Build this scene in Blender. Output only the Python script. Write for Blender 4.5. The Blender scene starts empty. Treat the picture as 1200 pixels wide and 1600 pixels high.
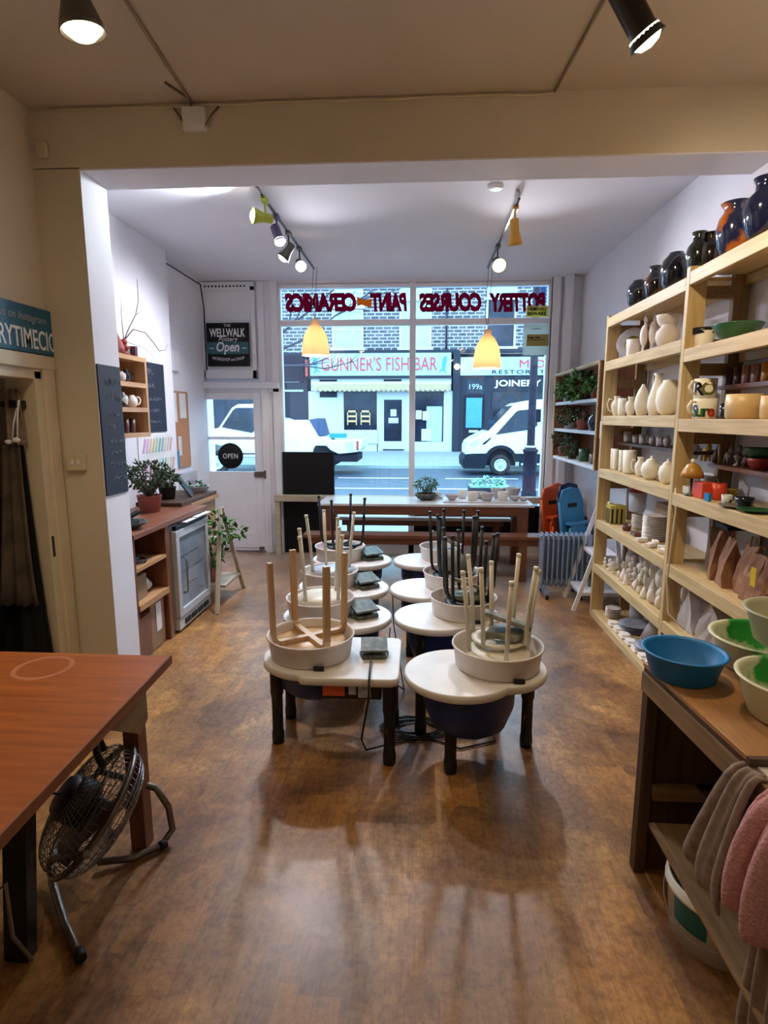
import bpy, bmesh, math, random
from math import sin, cos, pi, radians, atan2, sqrt
from mathutils import Vector, Matrix, Quaternion
random.seed(7)
SC = bpy.context.scene
COL = SC.collection

# ------------------------------------------------------------------ camera
CH, F, PITCH, YAW = 1.65, 900.0, radians(9.34), radians(3.5)
cd = bpy.data.cameras.new('camera'); cam = bpy.data.objects.new('camera', cd); COL.objects.link(cam)
cam.location = (0, 0, CH); cam.rotation_euler = (pi/2 - PITCH, 0, YAW)
cd.sensor_fit = 'VERTICAL'; cd.sensor_height = 36.0; cd.lens = 36.0*F/1600.0
cd.clip_start = 0.05; cd.clip_end = 200
SC.camera = cam
FW = Vector((-sin(YAW)*cos(PITCH), cos(YAW)*cos(PITCH), -sin(PITCH)))
RT = Vector((cos(YAW), sin(YAW), 0)); UP = RT.cross(FW)
CAM = Vector((0, 0, CH))
# ------------------------------------------------------------------ view / world / lights
SC.view_settings.view_transform = 'Standard'; SC.view_settings.look = 'None'
SC.view_settings.gamma = 1; SC.view_settings.use_curve_mapping = False
SC.view_settings.exposure = 0.15
SKY = 8.0
W = bpy.data.worlds.new('overcast_sky'); SC.world = W; W.use_nodes = True
nt = W.node_tree; nt.nodes.clear()
wo = nt.nodes.new('ShaderNodeOutputWorld'); bg = nt.nodes.new('ShaderNodeBackground')
tc = nt.nodes.new('ShaderNodeTexCoord'); sx = nt.nodes.new('ShaderNodeSeparateXYZ'); rp = nt.nodes.new('ShaderNodeValToRGB')
rp.color_ramp.elements[0].position = 0.0; rp.color_ramp.elements[0].color = (.36, .66, .96, 1)
rp.color_ramp.elements[1].position = 0.8; rp.color_ramp.elements[1].color = (.42, .76, 1.0, 1)
nt.links.new(tc.outputs['Generated'], sx.inputs[0]); nt.links.new(sx.outputs['Z'], rp.inputs[0])
nt.links.new(rp.outputs[0], bg.inputs[0]); bg.inputs[1].default_value = SKY
nt.links.new(bg.outputs[0], wo.inputs[0])
NEAR_POWER, NEAR_COL = 33.0, (1.0, .80, .51)
FRONT_POWER, FRONT_COL = 105.0, (.92, .92, 1.0)
# daylight enters through the shopfront opening: portal only steers sampling of the sky
pl = bpy.data.lights.new('window_portal', 'AREA'); pl.shape = 'RECTANGLE'; pl.size = 3.1; pl.size_y = 3.1
pl.cycles.is_portal = True
po = bpy.data.objects.new('window_portal', pl); COL.objects.link(po); po.location = (-.1, 7.05, 1.6); po.rotation_euler = (-pi/2, 0, 0)

# ------------------------------------------------------------------ helpers
def P(u, v, ax, val):
    """point where the sight line of photo pixel (u, v) meets the plane axis=val"""
    d = FW + RT*((u-600)/F) - UP*((v-800)/F); i = 'xyz'.index(ax)
    return CAM + d*((val-CAM[i])/d[i])
def pix(p):
    d = Vector(p)-CAM; w = d.dot(FW); return 600+F*d.dot(RT)/w, 800-F*d.dot(UP)/w, w
def yat(u, x, z):
    a, b = .3, 9.0
    for _ in range(40):
        m = (a+b)/2
        if (pix((x, m, z))[0] > u) == (x > 0): a = m
        else: b = m
    return a
def lin(c):
    o = []
    for v in c[:3]:
        v = v/255.0; o.append(v/12.92 if v <= .04045 else ((v+.055)/1.055)**2.4)
    return (*o, 1)
MATS = {}
def mat(name, rgb, rough=.6, metal=0, var=.08, scale=6, stretch=(1, 1, 1), bump=0, spec=.5, emit=None, es=0, coat=0, rgb2=None, band=None, trans=0, alpha=1):
    if name in MATS: return MATS[name]
    m = bpy.data.materials.new(name); m.use_nodes = True; n = m.node_tree.nodes; l = m.node_tree.links
    b = n['Principled BSDF']; b.inputs['Roughness'].default_value = rough; b.inputs['Metallic'].default_value = metal
    b.inputs['Specular IOR Level'].default_value = spec; b.inputs['Coat Weight'].default_value = coat
    b.inputs['Coat Roughness'].default_value = .08
    t = n.new('ShaderNodeTexCoord'); mp = n.new('ShaderNodeMapping'); mp.inputs['Scale'].default_value = stretch
    nz = n.new('ShaderNodeTexNoise'); nz.inputs['Scale'].default_value = scale; nz.inputs['Detail'].default_value = 5
    l.new(t.outputs['Object'], mp.inputs[0]); l.new(mp.outputs[0], nz.inputs['Vector'])
    r = n.new('ShaderNodeValToRGB'); c = lin(rgb); c2 = lin(rgb2) if rgb2 else tuple(x*(1+var) for x in c[:3])+(1,)
    c1 = c if rgb2 else tuple(x*(1-var) for x in c[:3])+(1,)
    r.color_ramp.elements[0].position = .35 if not band else band[0]; r.color_ramp.elements[1].position = .65 if not band else band[1]
    r.color_ramp.elements[0].color = c1; r.color_ramp.elements[1].color = c2
    l.new(nz.outputs['Fac'], r.inputs[0]); l.new(r.outputs[0], b.inputs['Base Color'])
    if bump:
        bp = n.new('ShaderNodeBump'); bp.inputs['Strength'].default_value = bump; bp.inputs['Distance'].default_value = .01
        l.new(nz.outputs['Fac'], bp.inputs['Height']); l.new(bp.outputs[0], b.inputs['Normal'])
    if emit: b.inputs['Emission Color'].default_value = lin(emit); b.inputs['Emission Strength'].default_value = es
    if trans: b.inputs['Transmission Weight'].default_value = trans
    if alpha < 1: b.inputs['Alpha'].default_value = alpha
    MATS[name] = m; return m
def glassmat(name, tint=(1, 1, 1), refl=1.0):
    m = bpy.data.materials.new(name); m.use_nodes = True; n = m.node_tree.nodes; l = m.node_tree.links
    n.clear(); o = n.new('ShaderNodeOutputMaterial'); mx = n.new('ShaderNodeMixShader'); tr = n.new('ShaderNodeBsdfTransparent')
    gl = n.new('ShaderNodeBsdfGlossy'); gl.inputs['Roughness'].default_value = .01; fr = n.new('ShaderNodeFresnel'); fr.inputs[0].default_value = 1.4
    tr.inputs[0].default_value = (*tint, 1); gl.inputs[0].default_value = (refl, refl, refl, 1)
    l.new(fr.outputs[0], mx.inputs[0]); l.new(tr.outputs[0], mx.inputs[1]); l.new(gl.outputs[0], mx.inputs[2]); l.new(mx.outputs[0], o.inputs[0])
    MATS[name] = m; return m

class M:
    """collects shapes into one mesh"""
    def __init__(s): s.v = []; s.f = []; s.sm = []
    def add(s, vs, fs, smooth=False):
        k = len(s.v); s.v += [Vector(v) for v in vs]; s.f += [tuple(i+k for i in f) for f in fs]; s.sm += [smooth]*len(fs); return s
    def box(s, x0, x1, y0, y1, z0, z1):
        return s.add([(x0,y0,z0),(x1,y0,z0),(x1,y1,z0),(x0,y1,z0),(x0,y0,z1),(x1,y0,z1),(x1,y1,z1),(x0,y1,z1)],
                     [(0,3,2,1),(4,5,6,7),(0,1,5,4),(1,2,6,5),(2,3,7,6),(3,0,4,7)])
    def bar(s, a, b, w, h, up=(0,0,1)):
        a, b = Vector(a), Vector(b); d = (b-a).normalized(); u = Vector(up)
        if abs(d.dot(u)) > .98: u = Vector((0,1,0)) if abs(d.y) < .9 else Vector((1,0,0))
        x = d.cross(u).normalized()*w/2; y = x.cross(d).normalized()*h/2
        return s.add([a-x-y, a+x-y, a+x+y, a-x+y, b-x-y, b+x-y, b+x+y, b-x+y], [(0,1,2,3),(7,6,5,4),(0,4,5,1),(1,5,6,2),(2,6,7,3),(3,7,4,0)])
    def tube(s, pts, r, n=8, closed=False):
        pts = [Vector(p) for p in pts]; N = len(pts); rr = r if isinstance(r, (list, tuple)) else [r]*N
        vs = []; ref = None
        for i, p in enumerate(pts):
            if closed: d = pts[(i+1) % N]-pts[i-1]
            else: d = pts[min(i+1, N-1)]-pts[max(i-1, 0)]
            d.normalize()
            if ref is None: ref = Vector((0,0,1)) if abs(d.z) < .9 else Vector((1,0,0))
            x = ref-d*ref.dot(d)
            if x.length < 1e-4: x = d.orthogonal()
            x.normalize(); ref = x; y = d.cross(x)
            for k in range(n): a = 2*pi*k/n; vs.append(p+(x*cos(a)+y*sin(a))*rr[i])
        fs = []
        for i in range(N if closed else N-1):
            j = (i+1) % N
            for k in range(n): k2 = (k+1) % n; fs.append((i*n+k, i*n+k2, j*n+k2, j*n+k))
        s.add(vs, fs, True)
        if not closed: s.f += [tuple(range(len(s.v)-len(vs)+n-1, len(s.v)-len(vs)-1, -1)), tuple(range(len(s.v)-n, len(s.v)))]; s.sm += [False, False]
        return s
    def lathe(s, prof, c=(0,0,0), n=28, axis=None, sx=1, sy=1, smooth=True):
        """prof: (r, z) list from bottom to top; r=0 closes"""
        c = Vector(c); R = Vector((0,0,1)).rotation_difference(Vector(axis)).to_matrix() if axis is not None else Matrix.Identity(3)
        vs = []; rows = []
        for r, z in prof:
            if r < 1e-6: rows.append([len(vs)]); vs.append(c+R@Vector((0,0,z)))
            else:
                rows.append(list(range(len(vs), len(vs)+n)))
                for k in range(n): a = 2*pi*k/n; vs.append(c+R@Vector((r*cos(a)*sx, r*sin(a)*sy, z)))
        fs = []
        for A, B in zip(rows, rows[1:]):
            for k in range(n):
                k2 = (k+1) % n
                if len(A) == 1 and len(B) == 1: continue
                if len(A) == 1: fs.append((A[0], B[k2], B[k]))
                elif len(B) == 1: fs.append((A[k], A[k2], B[0]))
                else: fs.append((A[k], A[k2], B[k2], B[k]))
        return s.add(vs, fs, smooth)
    def ell(s, c, r, n=12, rot=None):
        prof = [(sin(pi*i/n), -cos(pi*i/n)) for i in range(n+1)]; prof[0] = (0,-1); prof[-1] = (0,1)
        t = M().lathe(prof, n=max(8, n+4)); Rm = rot or Matrix.Identity(3); rv = Vector(r if not isinstance(r, (int, float)) else (r,r,r))
        return s.add([Vector(c)+Rm@Vector((v.x*rv.x, v.y*rv.y, v.z*rv.z)) for v in t.v], t.f, True)
    def prism(s, poly, a0, a1, plane='xy', smooth=False):
        """poly: 2-D outline (counter-clockwise), extruded from a0 to a1 along the third axis"""
        def q(p, a): return {'xy': (p[0],p[1],a), 'xz': (p[0],a,p[1]), 'yz': (a,p[0],p[1])}[plane]
        n = len(poly); vs = [q(p, a0) for p in poly]+[q(p, a1) for p in poly]
        fs = [tuple(range(n-1,-1,-1)), tuple(range(n,2*n))]+[(i,(i+1)%n,n+(i+1)%n,n+i) for i in range(n)]
        if plane == 'xz': fs = [f[::-1] for f in fs]
        k = len(s.f); s.add(vs, fs)
        if smooth:
            for i in range(k+2, len(s.f)): s.sm[i] = True
        return s
    def quad(s, a, b, c, d): return s.add([a,b,c,d], [(0,1,2,3)])
    def mesh(s, name, off=(0,0,0)):
        me = bpy.data.meshes.new(name); o = Vector(off)
        me.from_pydata([v-o for v in s.v], [], s.f); me.polygons.foreach_set('use_smooth', s.sm); me.update(); return me
WO = {}
def tag(o, label=None, cat=None, group=None, kind=None):
    if label: o['label'] = label
    if cat: o['category'] = cat
    if group: o['group'] = group
    if kind: o['kind'] = kind
    return o
def T(name, label, cat, loc=(0,0,0), group=None, world=True, kind=None):
    """a thing: an Empty at its base; parts given in world coordinates when world is set, else local ones"""
    o = bpy.data.objects.new(name, None); COL.objects.link(o); o.location = loc; o.empty_display_size = .05
    WO[o.name] = Vector(loc) if world else Vector((0,0,0)); return tag(o, label, cat, group, kind)
def O(name, m, material, parent=None, label=None, cat=None, group=None, kind=None, bevel=0, loc=None, solid=0, sub=0):
    off = Vector((0,0,0)); own = Vector((0,0,0))
    if parent is not None: off = WO.get(parent.name, off)
    elif loc is None:
        xs = [v.x for v in m.v]; ys = [v.y for v in m.v]; zs = [v.z for v in m.v]
        own = Vector(((min(xs)+max(xs))/2, (min(ys)+max(ys))/2, min(zs))); off = own
    else: own = Vector(loc)
    me = m.mesh(name, off); o = bpy.data.objects.new(name, me); COL.objects.link(o)
    if isinstance(material, str): material = MATS[material]
    me.materials.append(material)
    if parent is not None: o.parent = parent; WO[o.name] = off
    else: o.location = own; WO[o.name] = off
    if bevel:
        b = o.modifiers.new('bevel', 'BEVEL'); b.width = bevel; b.segments = 2; b.limit_method = 'ANGLE'; b.angle_limit = radians(40)
    if solid:
        b = o.modifiers.new('solidify', 'SOLIDIFY'); b.thickness = solid; b.offset = 0
    if sub:
        b = o.modifiers.new('subdivision', 'SUBSURF'); b.levels = sub; b.render_levels = sub
    return tag(o, label, cat, group, kind)
def ST(name, m, material, parent=None, bevel=0):
    return O(name, m, material, parent, kind=None if parent is not None else 'structure', bevel=bevel)
def dup(root, loc, rz=0, label=None, group=None):
    r = root.copy(); COL.objects.link(r); r.location = loc; r.rotation_euler = (0,0,rz)
    if label: r['label'] = label
    if group: r['group'] = group
    for ch in list(root.children):
        c = ch.copy(); COL.objects.link(c); c.parent = r
        for g in ch.children: d = g.copy(); COL.objects.link(d); d.parent = c
    return r
def text(body, size, pos, xdir=(1,0,0), ydir=(0,0,1), depth=.002, offset=0, align='CENTER', mirror=False, shear=0, width=None, spacing=1, arch=0):
    """lettering as mesh geometry; pos = baseline anchor"""
    c = bpy.data.curves.new('t', 'FONT'); c.body = body; c.size = size; c.align_x = align; c.extrude = depth/2; c.offset = offset
    c.shear = shear; c.space_character = spacing; c.resolution_u = 3
    o = bpy.data.objects.new('t', c); COL.objects.link(o)
    bpy.context.view_layer.update()
    dg = bpy.context.evaluated_depsgraph_get(); me = bpy.data.meshes.new_from_object(o.evaluated_get(dg), depsgraph=dg)
    vs = [v.co.copy() for v in me.vertices]; fs = [tuple(p.vertices) for p in me.polygons]
    bpy.data.objects.remove(o); bpy.data.curves.remove(c); bpy.data.meshes.remove(me)
    if not vs: return M()
    x0 = min(v.x for v in vs); x1 = max(v.x for v in vs)
    if width: k = width/(x1-x0); mid = {'CENTER': (x0+x1)/2, 'LEFT': x0, 'RIGHT': x1}[align]; vs = [Vector(((v.x-mid)*k, v.y, v.z)) for v in vs]
    if mirror: vs = [Vector((-v.x, v.y, v.z)) for v in vs]
    X = Vector(xdir).normalized(); Y = Vector(ydir).normalized(); Z = X.cross(Y)
    out = [Vector(pos)+X*v.x+Y*(v.y-arch*v.x*v.x)+Z*v.z for v in vs]
    return M().add(out, fs)
def squiggle(x0, x1, n, amp, seed):
    r = random.Random(seed); pts = []; x = x0
    for i in range(n): pts.append((x0+(x1-x0)*i/(n-1), amp*(r.random()-.5)*2*(1 if i % 2 else -.6)))
    return pts

# ------------------------------------------------------------------ materials
mat('wall_warm', (212, 200, 178), .75, var=.04, scale=2.2, bump=.05)
mat('wall_white', (230, 228, 236), .7, var=.03, scale=2, bump=.04)
mat('ceiling_cream', (198, 184, 164), .85, var=.04, scale=1.5)
mat('ceiling_white', (226, 224, 232), .85, var=.02, scale=1.5)
mat('gloss_white', (234, 234, 240), .4, var=.03, scale=4)
mat('trim_cream', (212, 198, 170), .45, var=.04)
mat('dark_gap', (70, 62, 55), .8)
def wood(name, a, b, axis='y', rough=.5, scale=5, coat=0):
    st = {'x': (.6, 9, 9), 'y': (9, .6, 9), 'z': (9, 9, .6)}[axis]
    return mat(name, a, rough, rgb2=b, scale=scale, stretch=st, bump=.03, coat=coat, band=(.3, .7))
for ax in 'xyz':
    wood('pine_'+ax, (186, 156, 106), (214, 188, 138), ax, .55)
    wood('redwood_'+ax, (106, 62, 42), (138, 86, 58), ax, .4)
    wood('counter_wood_'+ax, (116, 72, 54), (150, 98, 74), ax, .32)
    wood('oak_'+ax, (170, 126, 84), (200, 158, 112), ax, .45)
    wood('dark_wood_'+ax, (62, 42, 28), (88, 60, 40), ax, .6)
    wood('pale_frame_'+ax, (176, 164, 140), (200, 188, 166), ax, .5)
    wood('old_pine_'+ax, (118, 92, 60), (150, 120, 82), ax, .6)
    wood('ply_birch_'+ax, (184, 148, 102), (208, 172, 124), ax, .4)
    wood('worktop_ply_'+ax, (150, 104, 60), (180, 130, 80), ax, .4)
wood('table_ply_x', (142, 74, 32), (174, 98, 46), 'x', .36)
wood('table_edge_y', (112, 62, 34), (150, 92, 54), 'y', .5)
mat('white_laminate', (232, 228, 230), .3, var=.03)
mat('cream_top', (226, 220, 214), .38, var=.05, scale=9)
mat('pan_plastic', (220, 210, 204), .42, var=.05, scale=9)
mat('black_leg', (18, 18, 20), .45, rgb2=(95, 92, 88), scale=22, stretch=(2, 2, .6), band=(.62, .74))
mat('navy_plastic', (22, 44, 104), .42, var=.25, scale=8)
mat('black_metal', (14, 14, 17), .35, var=.1)
mat('black_plastic', (20, 20, 23), .5, var=.1)
mat('cable_black', (22, 22, 24), .6)
mat('steel', (150, 150, 152), .32, metal=.9, var=.1)
mat('dull_steel', (120, 112, 104), .38, metal=.85, var=.2, scale=20)
mat('stool_white', (210, 200, 178), .45, var=.04)
mat('pedal_grey', (64, 66, 60), .55, rgb2=(108, 110, 100), scale=25, metal=.3)
mat('bat_slate', (104, 108, 94), .6, rgb2=(142, 142, 124), scale=18)
mat('label_orange', (222, 96, 48), .5)
mat('orange_plastic', (244, 96, 36), .35, var=.04)
mat('blue_plastic', (60, 146, 196), .3, var=.05)
mat('dark_blue_plastic', (24, 44, 84), .35)
mat('radiator_grey', (136, 148, 168), .4, var=.03)
mat('tub_blue', (0, 112, 176), .5, var=.03)
mat('green_glaze', (46, 92, 60), .3, var=.15)
mat('bisque', (238, 226, 216), .75, var=.05, scale=12)
mat('bisque_cream', (242, 234, 214), .6, var=.04, scale=12)
mat('bisque_grey', (196, 188, 188), .75, var=.08, scale=12)
mat('chalk_navy', (20, 29, 50), .7, var=.12, scale=4)
mat('chalk', (150, 156, 168), .9)
mat('black_sign', (10, 10, 15), .6, spec=.3)
mat('white_paint', (230, 230, 232), .5)
mat('sign_teal', (38, 92, 104), .5)
mat('sign_blue', (28, 84, 112), .55, rgb2=(42, 104, 132), scale=5)
mat('cork', (176, 128, 96), .9, rgb2=(194, 146, 112), scale=60, bump=.1)
mat('paper', (226, 226, 228), .8)
mat('kraft', (142, 98, 72), .85, rgb2=(162, 116, 88), scale=9, bump=.2)
mat('card_brown', (150, 120, 92), .85, var=.06)
mat('terracotta', (152, 84, 74), .7, var=.06)
mat('terracotta_pink', (196, 134, 126), .7, var=.05)
mat('soil', (44, 32, 26), .95, var=.3, scale=40)
mat('leaf_dark', (46, 66, 38), .45, rgb2=(74, 92, 56), scale=30)
mat('leaf_green', (62, 116, 48), .45, rgb2=(104, 156, 70), scale=30)
mat('leaf_blue', (96, 142, 122), .5, rgb2=(140, 184, 160), scale=30)
mat('bark', (92, 76, 64), .85, var=.2, scale=20)
mat('twig_dark', (50, 44, 54), .9)
mat('linen_grey', (128, 108, 96), .95, rgb2=(150, 130, 116), scale=40, bump=.25)
mat('towel_pink', (184, 132, 130), 1, rgb2=(208, 152, 150), scale=120, bump=.6)
mat('apron_cloth', (66, 56, 46), .95, rgb2=(98, 84, 68), scale=7, bump=.2)
mat('black_cloth', (14, 13, 15), .95, var=.3)
mat('bucket_white', (232, 228, 214), .45)
mat('teal_label', (8, 92, 96), .5)
mat('vase_navy', (14, 18, 40), .1, rgb2=(26, 26, 30), scale=9, coat=.6)
mat('vase_black', (14, 15, 20), .08, rgb2=(30, 38, 60), scale=7, coat=.6)
mat('vase_brown', (20, 16, 18), .12, rgb2=(128, 66, 26), scale=7, coat=.6, band=(.45, .6))
mat('vase_green', (18, 22, 20), .12, rgb2=(70, 72, 34), scale=8, coat=.6, band=(.45, .62))
mat('vase_orange', (30, 38, 76), .12, rgb2=(176, 96, 18), scale=4.5, coat=.6, band=(.47, .53))
mat('vase_mixed', (18, 24, 56), .1, rgb2=(150, 78, 26), scale=6, coat=.6, band=(.55, .62))
mat('plum_glass', (96, 30, 52), .2, coat=.4)
mat('yellow_ceramic', (206, 176, 40), .4)
mat('coral_glaze', (216, 72, 36), .4)
mat('ochre_glaze', (190, 136, 52), .35)
mat('pot_beige', (206, 172, 116), .4, rgb2=(226, 196, 146), scale=6)
mat('dark_mug', (64, 48, 46), .3, rgb2=(112, 62, 52), scale=10)
mat('pink_mug', (150, 110, 106), .4)
mat('sage_mug', (120, 116, 100), .4, rgb2=(90, 70, 60), scale=14)
mat('patterned', (206, 206, 200), .4, rgb2=(40, 44, 52), scale=28, band=(.5, .54))
mat('red_glaze', (150, 40, 34), .4)
mat('plate_grey', (142, 140, 150), .4, rgb2=(168, 166, 174), scale=12)
mat('flower_yellow', (210, 180, 50), .4, rgb2=(80, 100, 50), scale=30)
mat('lilac_card', (168, 156, 160), .8)
mat('cool_inside', (190, 196, 204), .4)
mat('lamp_grey', (96, 92, 84), .4, metal=.4)
mat('lamp_violet', (92, 84, 112), .45, metal=.3)
mat('lamp_lime', (176, 186, 56), .45)
mat('lamp_amber', (196, 142, 36), .45)
mat('lamp_dark', (52, 50, 46), .4, metal=.4)
mat('bulb_warm', (255, 236, 200), .4, emit=(255, 226, 176), es=14)
mat('bulb_white', (255, 250, 240), .4, emit=(255, 248, 236), es=14)
mat('asphalt', (38, 50, 66), .5, var=.15, scale=3, bump=.05)
mat('pavement', (112, 114, 116), .7, var=.08, scale=2)
mat('road_paint', (214, 214, 210), .7)
mat('shop_white', (168, 168, 166), .5, var=.02)
mat('shop_dark', (12, 18, 36), .8, var=.1)
mat('dark_glass', (8, 14, 28), .1, rgb2=(26, 34, 52), scale=1.5, spec=.25)
mat('blind_white', (146, 162, 158), .6, var=.04, scale=3)
mat('fascia_pale', (140, 154, 152), .4, var=.06, scale=1.5)
mat('sign_red', (170, 34, 58), .5)
mat('awning_cream', (158, 134, 104), .7)
mat('door_cyan', (50, 122, 156), .5)
mat('van_white', (188, 188, 188), .22, coat=.3, var=.01)
mat('van_dark', (14, 20, 32), .8, spec=.2)
mat('tyre', (12, 14, 20), .8)
mat('alloy', (170, 176, 184), .35, metal=.6)
mat('post_iron', (12, 12, 26), .75, rgb2=(34, 24, 40), scale=8, spec=.2)
mat('fridge_body', (176, 180, 186), .35, metal=.35)
mat('rug_orange', (210, 110, 80), .6)
glassmat('window_glass', (.97, .99, 1.0))
mat('fridge_glass', (112, 124, 138), .12, rgb2=(150, 164, 178), scale=3)
# translucent bowls
def bowlmat():
    m = mat('bowl_translucent', (206, 206, 170), .35, rgb2=(30, 140, 50), scale=6.5, band=(.52, .60)); b = m.node_tree.nodes['Principled BSDF']
    b.inputs['Subsurface Weight'].default_value = .25; b.inputs['Subsurface Radius'].default_value = (.02, .02, .02); return m
bowlmat()
def sheetmat(name, rgb, tr):
    """thin paper, vinyl or veneer: part of the light passes through"""
    m = bpy.data.materials.new(name); m.use_nodes = True; n = m.node_tree.nodes; l = m.node_tree.links; n.clear()
    o = n.new('ShaderNodeOutputMaterial'); mx = n.new('ShaderNodeMixShader'); d = n.new('ShaderNodeBsdfDiffuse'); t = n.new('ShaderNodeBsdfTranslucent')
    d.inputs[0].default_value = lin(rgb); t.inputs[0].default_value = lin(rgb); mx.inputs[0].default_value = tr
    l.new(d.outputs[0], mx.inputs[1]); l.new(t.outputs[0], mx.inputs[2]); l.new(mx.outputs[0], o.inputs[0]); MATS[name] = m; return m
sheetmat('crimson_vinyl', (160, 14, 72), .45); sheetmat('orange_vinyl', (236, 140, 40), .5)
sheetmat('placard', (226, 232, 226), .5); sheetmat('placard_yellow', (222, 208, 128), .5); sheetmat('shade_wood', (246, 228, 198), .5)
mat('bowl_clear', (188, 188, 160), .3, alpha=.8)
# floor: stained hardboard sheets, worn in rectangular patches, with seams and scratches
def floor_material():
    m = bpy.data.materials.new('stained_board_floor'); m.use_nodes = True; n = m.node_tree.nodes; l = m.node_tree.links; b = n['Principled BSDF']
    t = n.new('ShaderNodeTexCoord')
    def noise(s, st=(1,1,1), det=6, rough=.6):
        mp = n.new('ShaderNodeMapping'); mp.inputs['Scale'].default_value = st; z = n.new('ShaderNodeTexNoise')
        z.inputs['Scale'].default_value = s; z.inputs['Detail'].default_value = det; z.inputs['Roughness'].default_value = rough
        l.new(t.outputs['Object'], mp.inputs[0]); l.new(mp.outputs[0], z.inputs['Vector']); return z.outputs['Fac']
    def ramp(src, stops):
        r = n.new('ShaderNodeValToRGB'); e = r.color_ramp.elements
        while len(e) < len(stops): e.new(.5)
        for k, (p, c) in enumerate(stops): e[k].position = p; e[k].color = c
        l.new(src, r.inputs[0]); return r.outputs[0]
    def mix(f, a, c, kind='MIX'):
        x = n.new('ShaderNodeMix'); x.data_type = 'RGBA'; x.blend_type = kind
        if isinstance(f, float): x.inputs[0].default_value = f
        else: l.new(f, x.inputs[0])
        for s, q in ((6, a), (7, c)):
            if isinstance(q, tuple): x.inputs[s].default_value = q
            else: l.new(q, x.inputs[s])
        return x.outputs[2]
    base = ramp(noise(2.4, (1, .8, 1), 8, .68), [(.34, lin((112, 76, 46))), (.45, lin((152, 106, 62))), (.54, lin((178, 130, 74))), (.64, lin((212, 164, 96)))])
    # blocky worn patches
    vm = n.new('ShaderNodeMapping'); vm.inputs['Scale'].default_value = (4.2, 2.6, 1)
    vo = n.new('ShaderNodeTexVoronoi'); vo.distance = 'CHEBYCHEV'; vo.inputs['Scale'].default_value = 1.0; vo.inputs['Randomness'].default_value = .8
    l.new(t.outputs['Object'], vm.inputs[0]); l.new(vm.outputs[0], vo.inputs['Vector'])
    bw = n.new('ShaderNodeSeparateColor'); l.new(vo.outputs['Color'], bw.inputs[0])
    patch = ramp(bw.outputs[0], [(.0, (.55, .50, .50, 1)), (.3, (.72, .68, .68, 1)), (.45, (1, .92, .8, 1)), (.6, (1, 1, 1, 1)), (1, (1.0, .95, .9, 1))])
    c = mix(.45, base, patch, 'MULTIPLY')
    worn = ramp(bw.outputs[1], [(.56, (0,0,0,1)), (.66, (1,1,1,1))])
    wk = n.new('ShaderNodeMath'); wk.operation = 'MULTIPLY'; l.new(worn, wk.inputs[0]); l.new(ramp(noise(9, (1, 1, 1), 6, .7), [(.36, (.2,.2,.2,1)), (.55, (.5,.5,.5,1))]), wk.inputs[1])
    c = mix(wk.outputs[0], c, lin((196, 144, 82)))
    scuff = ramp(bw.outputs[2], [(.70, (0,0,0,1)), (.80, (.32,.32,.32,1))])
    c = mix(scuff, c, lin((104, 82, 68)))
    dirt = ramp(noise(1.1, (1.3, .7, 1), 5), [(.46, (0,0,0,1)), (.62, (1,1,1,1))])
    c = mix(dirt, c, mix(.45, c, lin((90, 76, 60))))
    fine = ramp(noise(38, (1, 1, 1), 4, .75), [(.38, (.62, .58, .54, 1)), (.56, (1.1, 1.08, 1.04, 1))])
    c = mix(.7, c, fine, 'MULTIPLY')
    mottle = ramp(noise(7, (1, 1, 1), 8, .8), [(.40, (.62, .56, .52, 1)), (.56, (1.08, 1.06, 1.02, 1))])
    c = mix(.5, c, mottle, 'MULTIPLY')
    scr = ramp(noise(10, (9, .5, 1), 8, .8), [(.40, (.6, .55, .5, 1)), (.52, (1,1,1,1))])
    c = mix(.6, c, scr, 'MULTIPLY')
    # front half painted paler and greyer: clay dust plus window sheen in the colour
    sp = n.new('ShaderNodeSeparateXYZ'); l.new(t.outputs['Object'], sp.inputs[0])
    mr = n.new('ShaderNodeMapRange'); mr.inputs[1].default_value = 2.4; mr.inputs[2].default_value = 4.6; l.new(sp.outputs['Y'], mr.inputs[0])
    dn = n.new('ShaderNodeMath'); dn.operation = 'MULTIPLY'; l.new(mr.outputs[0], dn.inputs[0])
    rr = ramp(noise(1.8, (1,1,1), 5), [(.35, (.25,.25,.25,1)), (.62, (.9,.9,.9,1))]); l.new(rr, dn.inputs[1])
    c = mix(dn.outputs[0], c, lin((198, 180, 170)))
    # seams between sheets
    br = n.new('ShaderNodeTexBrick'); br.inputs['Scale'].default_value = 1.0; br.inputs['Mortar Size'].default_value = .0022
    br.inputs['Brick Width'].default_value = 1.22; br.inputs['Row Height'].default_value = 1.15; br.inputs['Color1'].default_value = (1,1,1,1); br.inputs['Color2'].default_value = (.86,.82,.8,1); br.inputs['Mortar'].default_value = (1.25,1.2,1.15,1)
    bm_ = n.new('ShaderNodeMapping'); bm_.inputs['Location'].default_value = (.2, .35, 0); l.new(t.outputs['Object'], bm_.inputs[0]); l.new(bm_.outputs[0], br.inputs['Vector'])
    c = mix(.8, c, br.outputs['Color'], 'MULTIPLY')
    l.new(c, b.inputs['Base Color'])
    rg = n.new('ShaderNodeMapRange'); rg.inputs[3].default_value = .24; rg.inputs[4].default_value = .52; l.new(noise(3, (1,1,1), 5), rg.inputs[0]); l.new(rg.outputs[0], b.inputs['Roughness'])
    bp = n.new('ShaderNodeBump'); bp.inputs['Strength'].default_value = .06; l.new(noise(30, (3, .6, 1)), bp.inputs['Height']); l.new(bp.outputs[0], b.inputs['Normal'])
    MATS['floor'] = m
floor_material()
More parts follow.
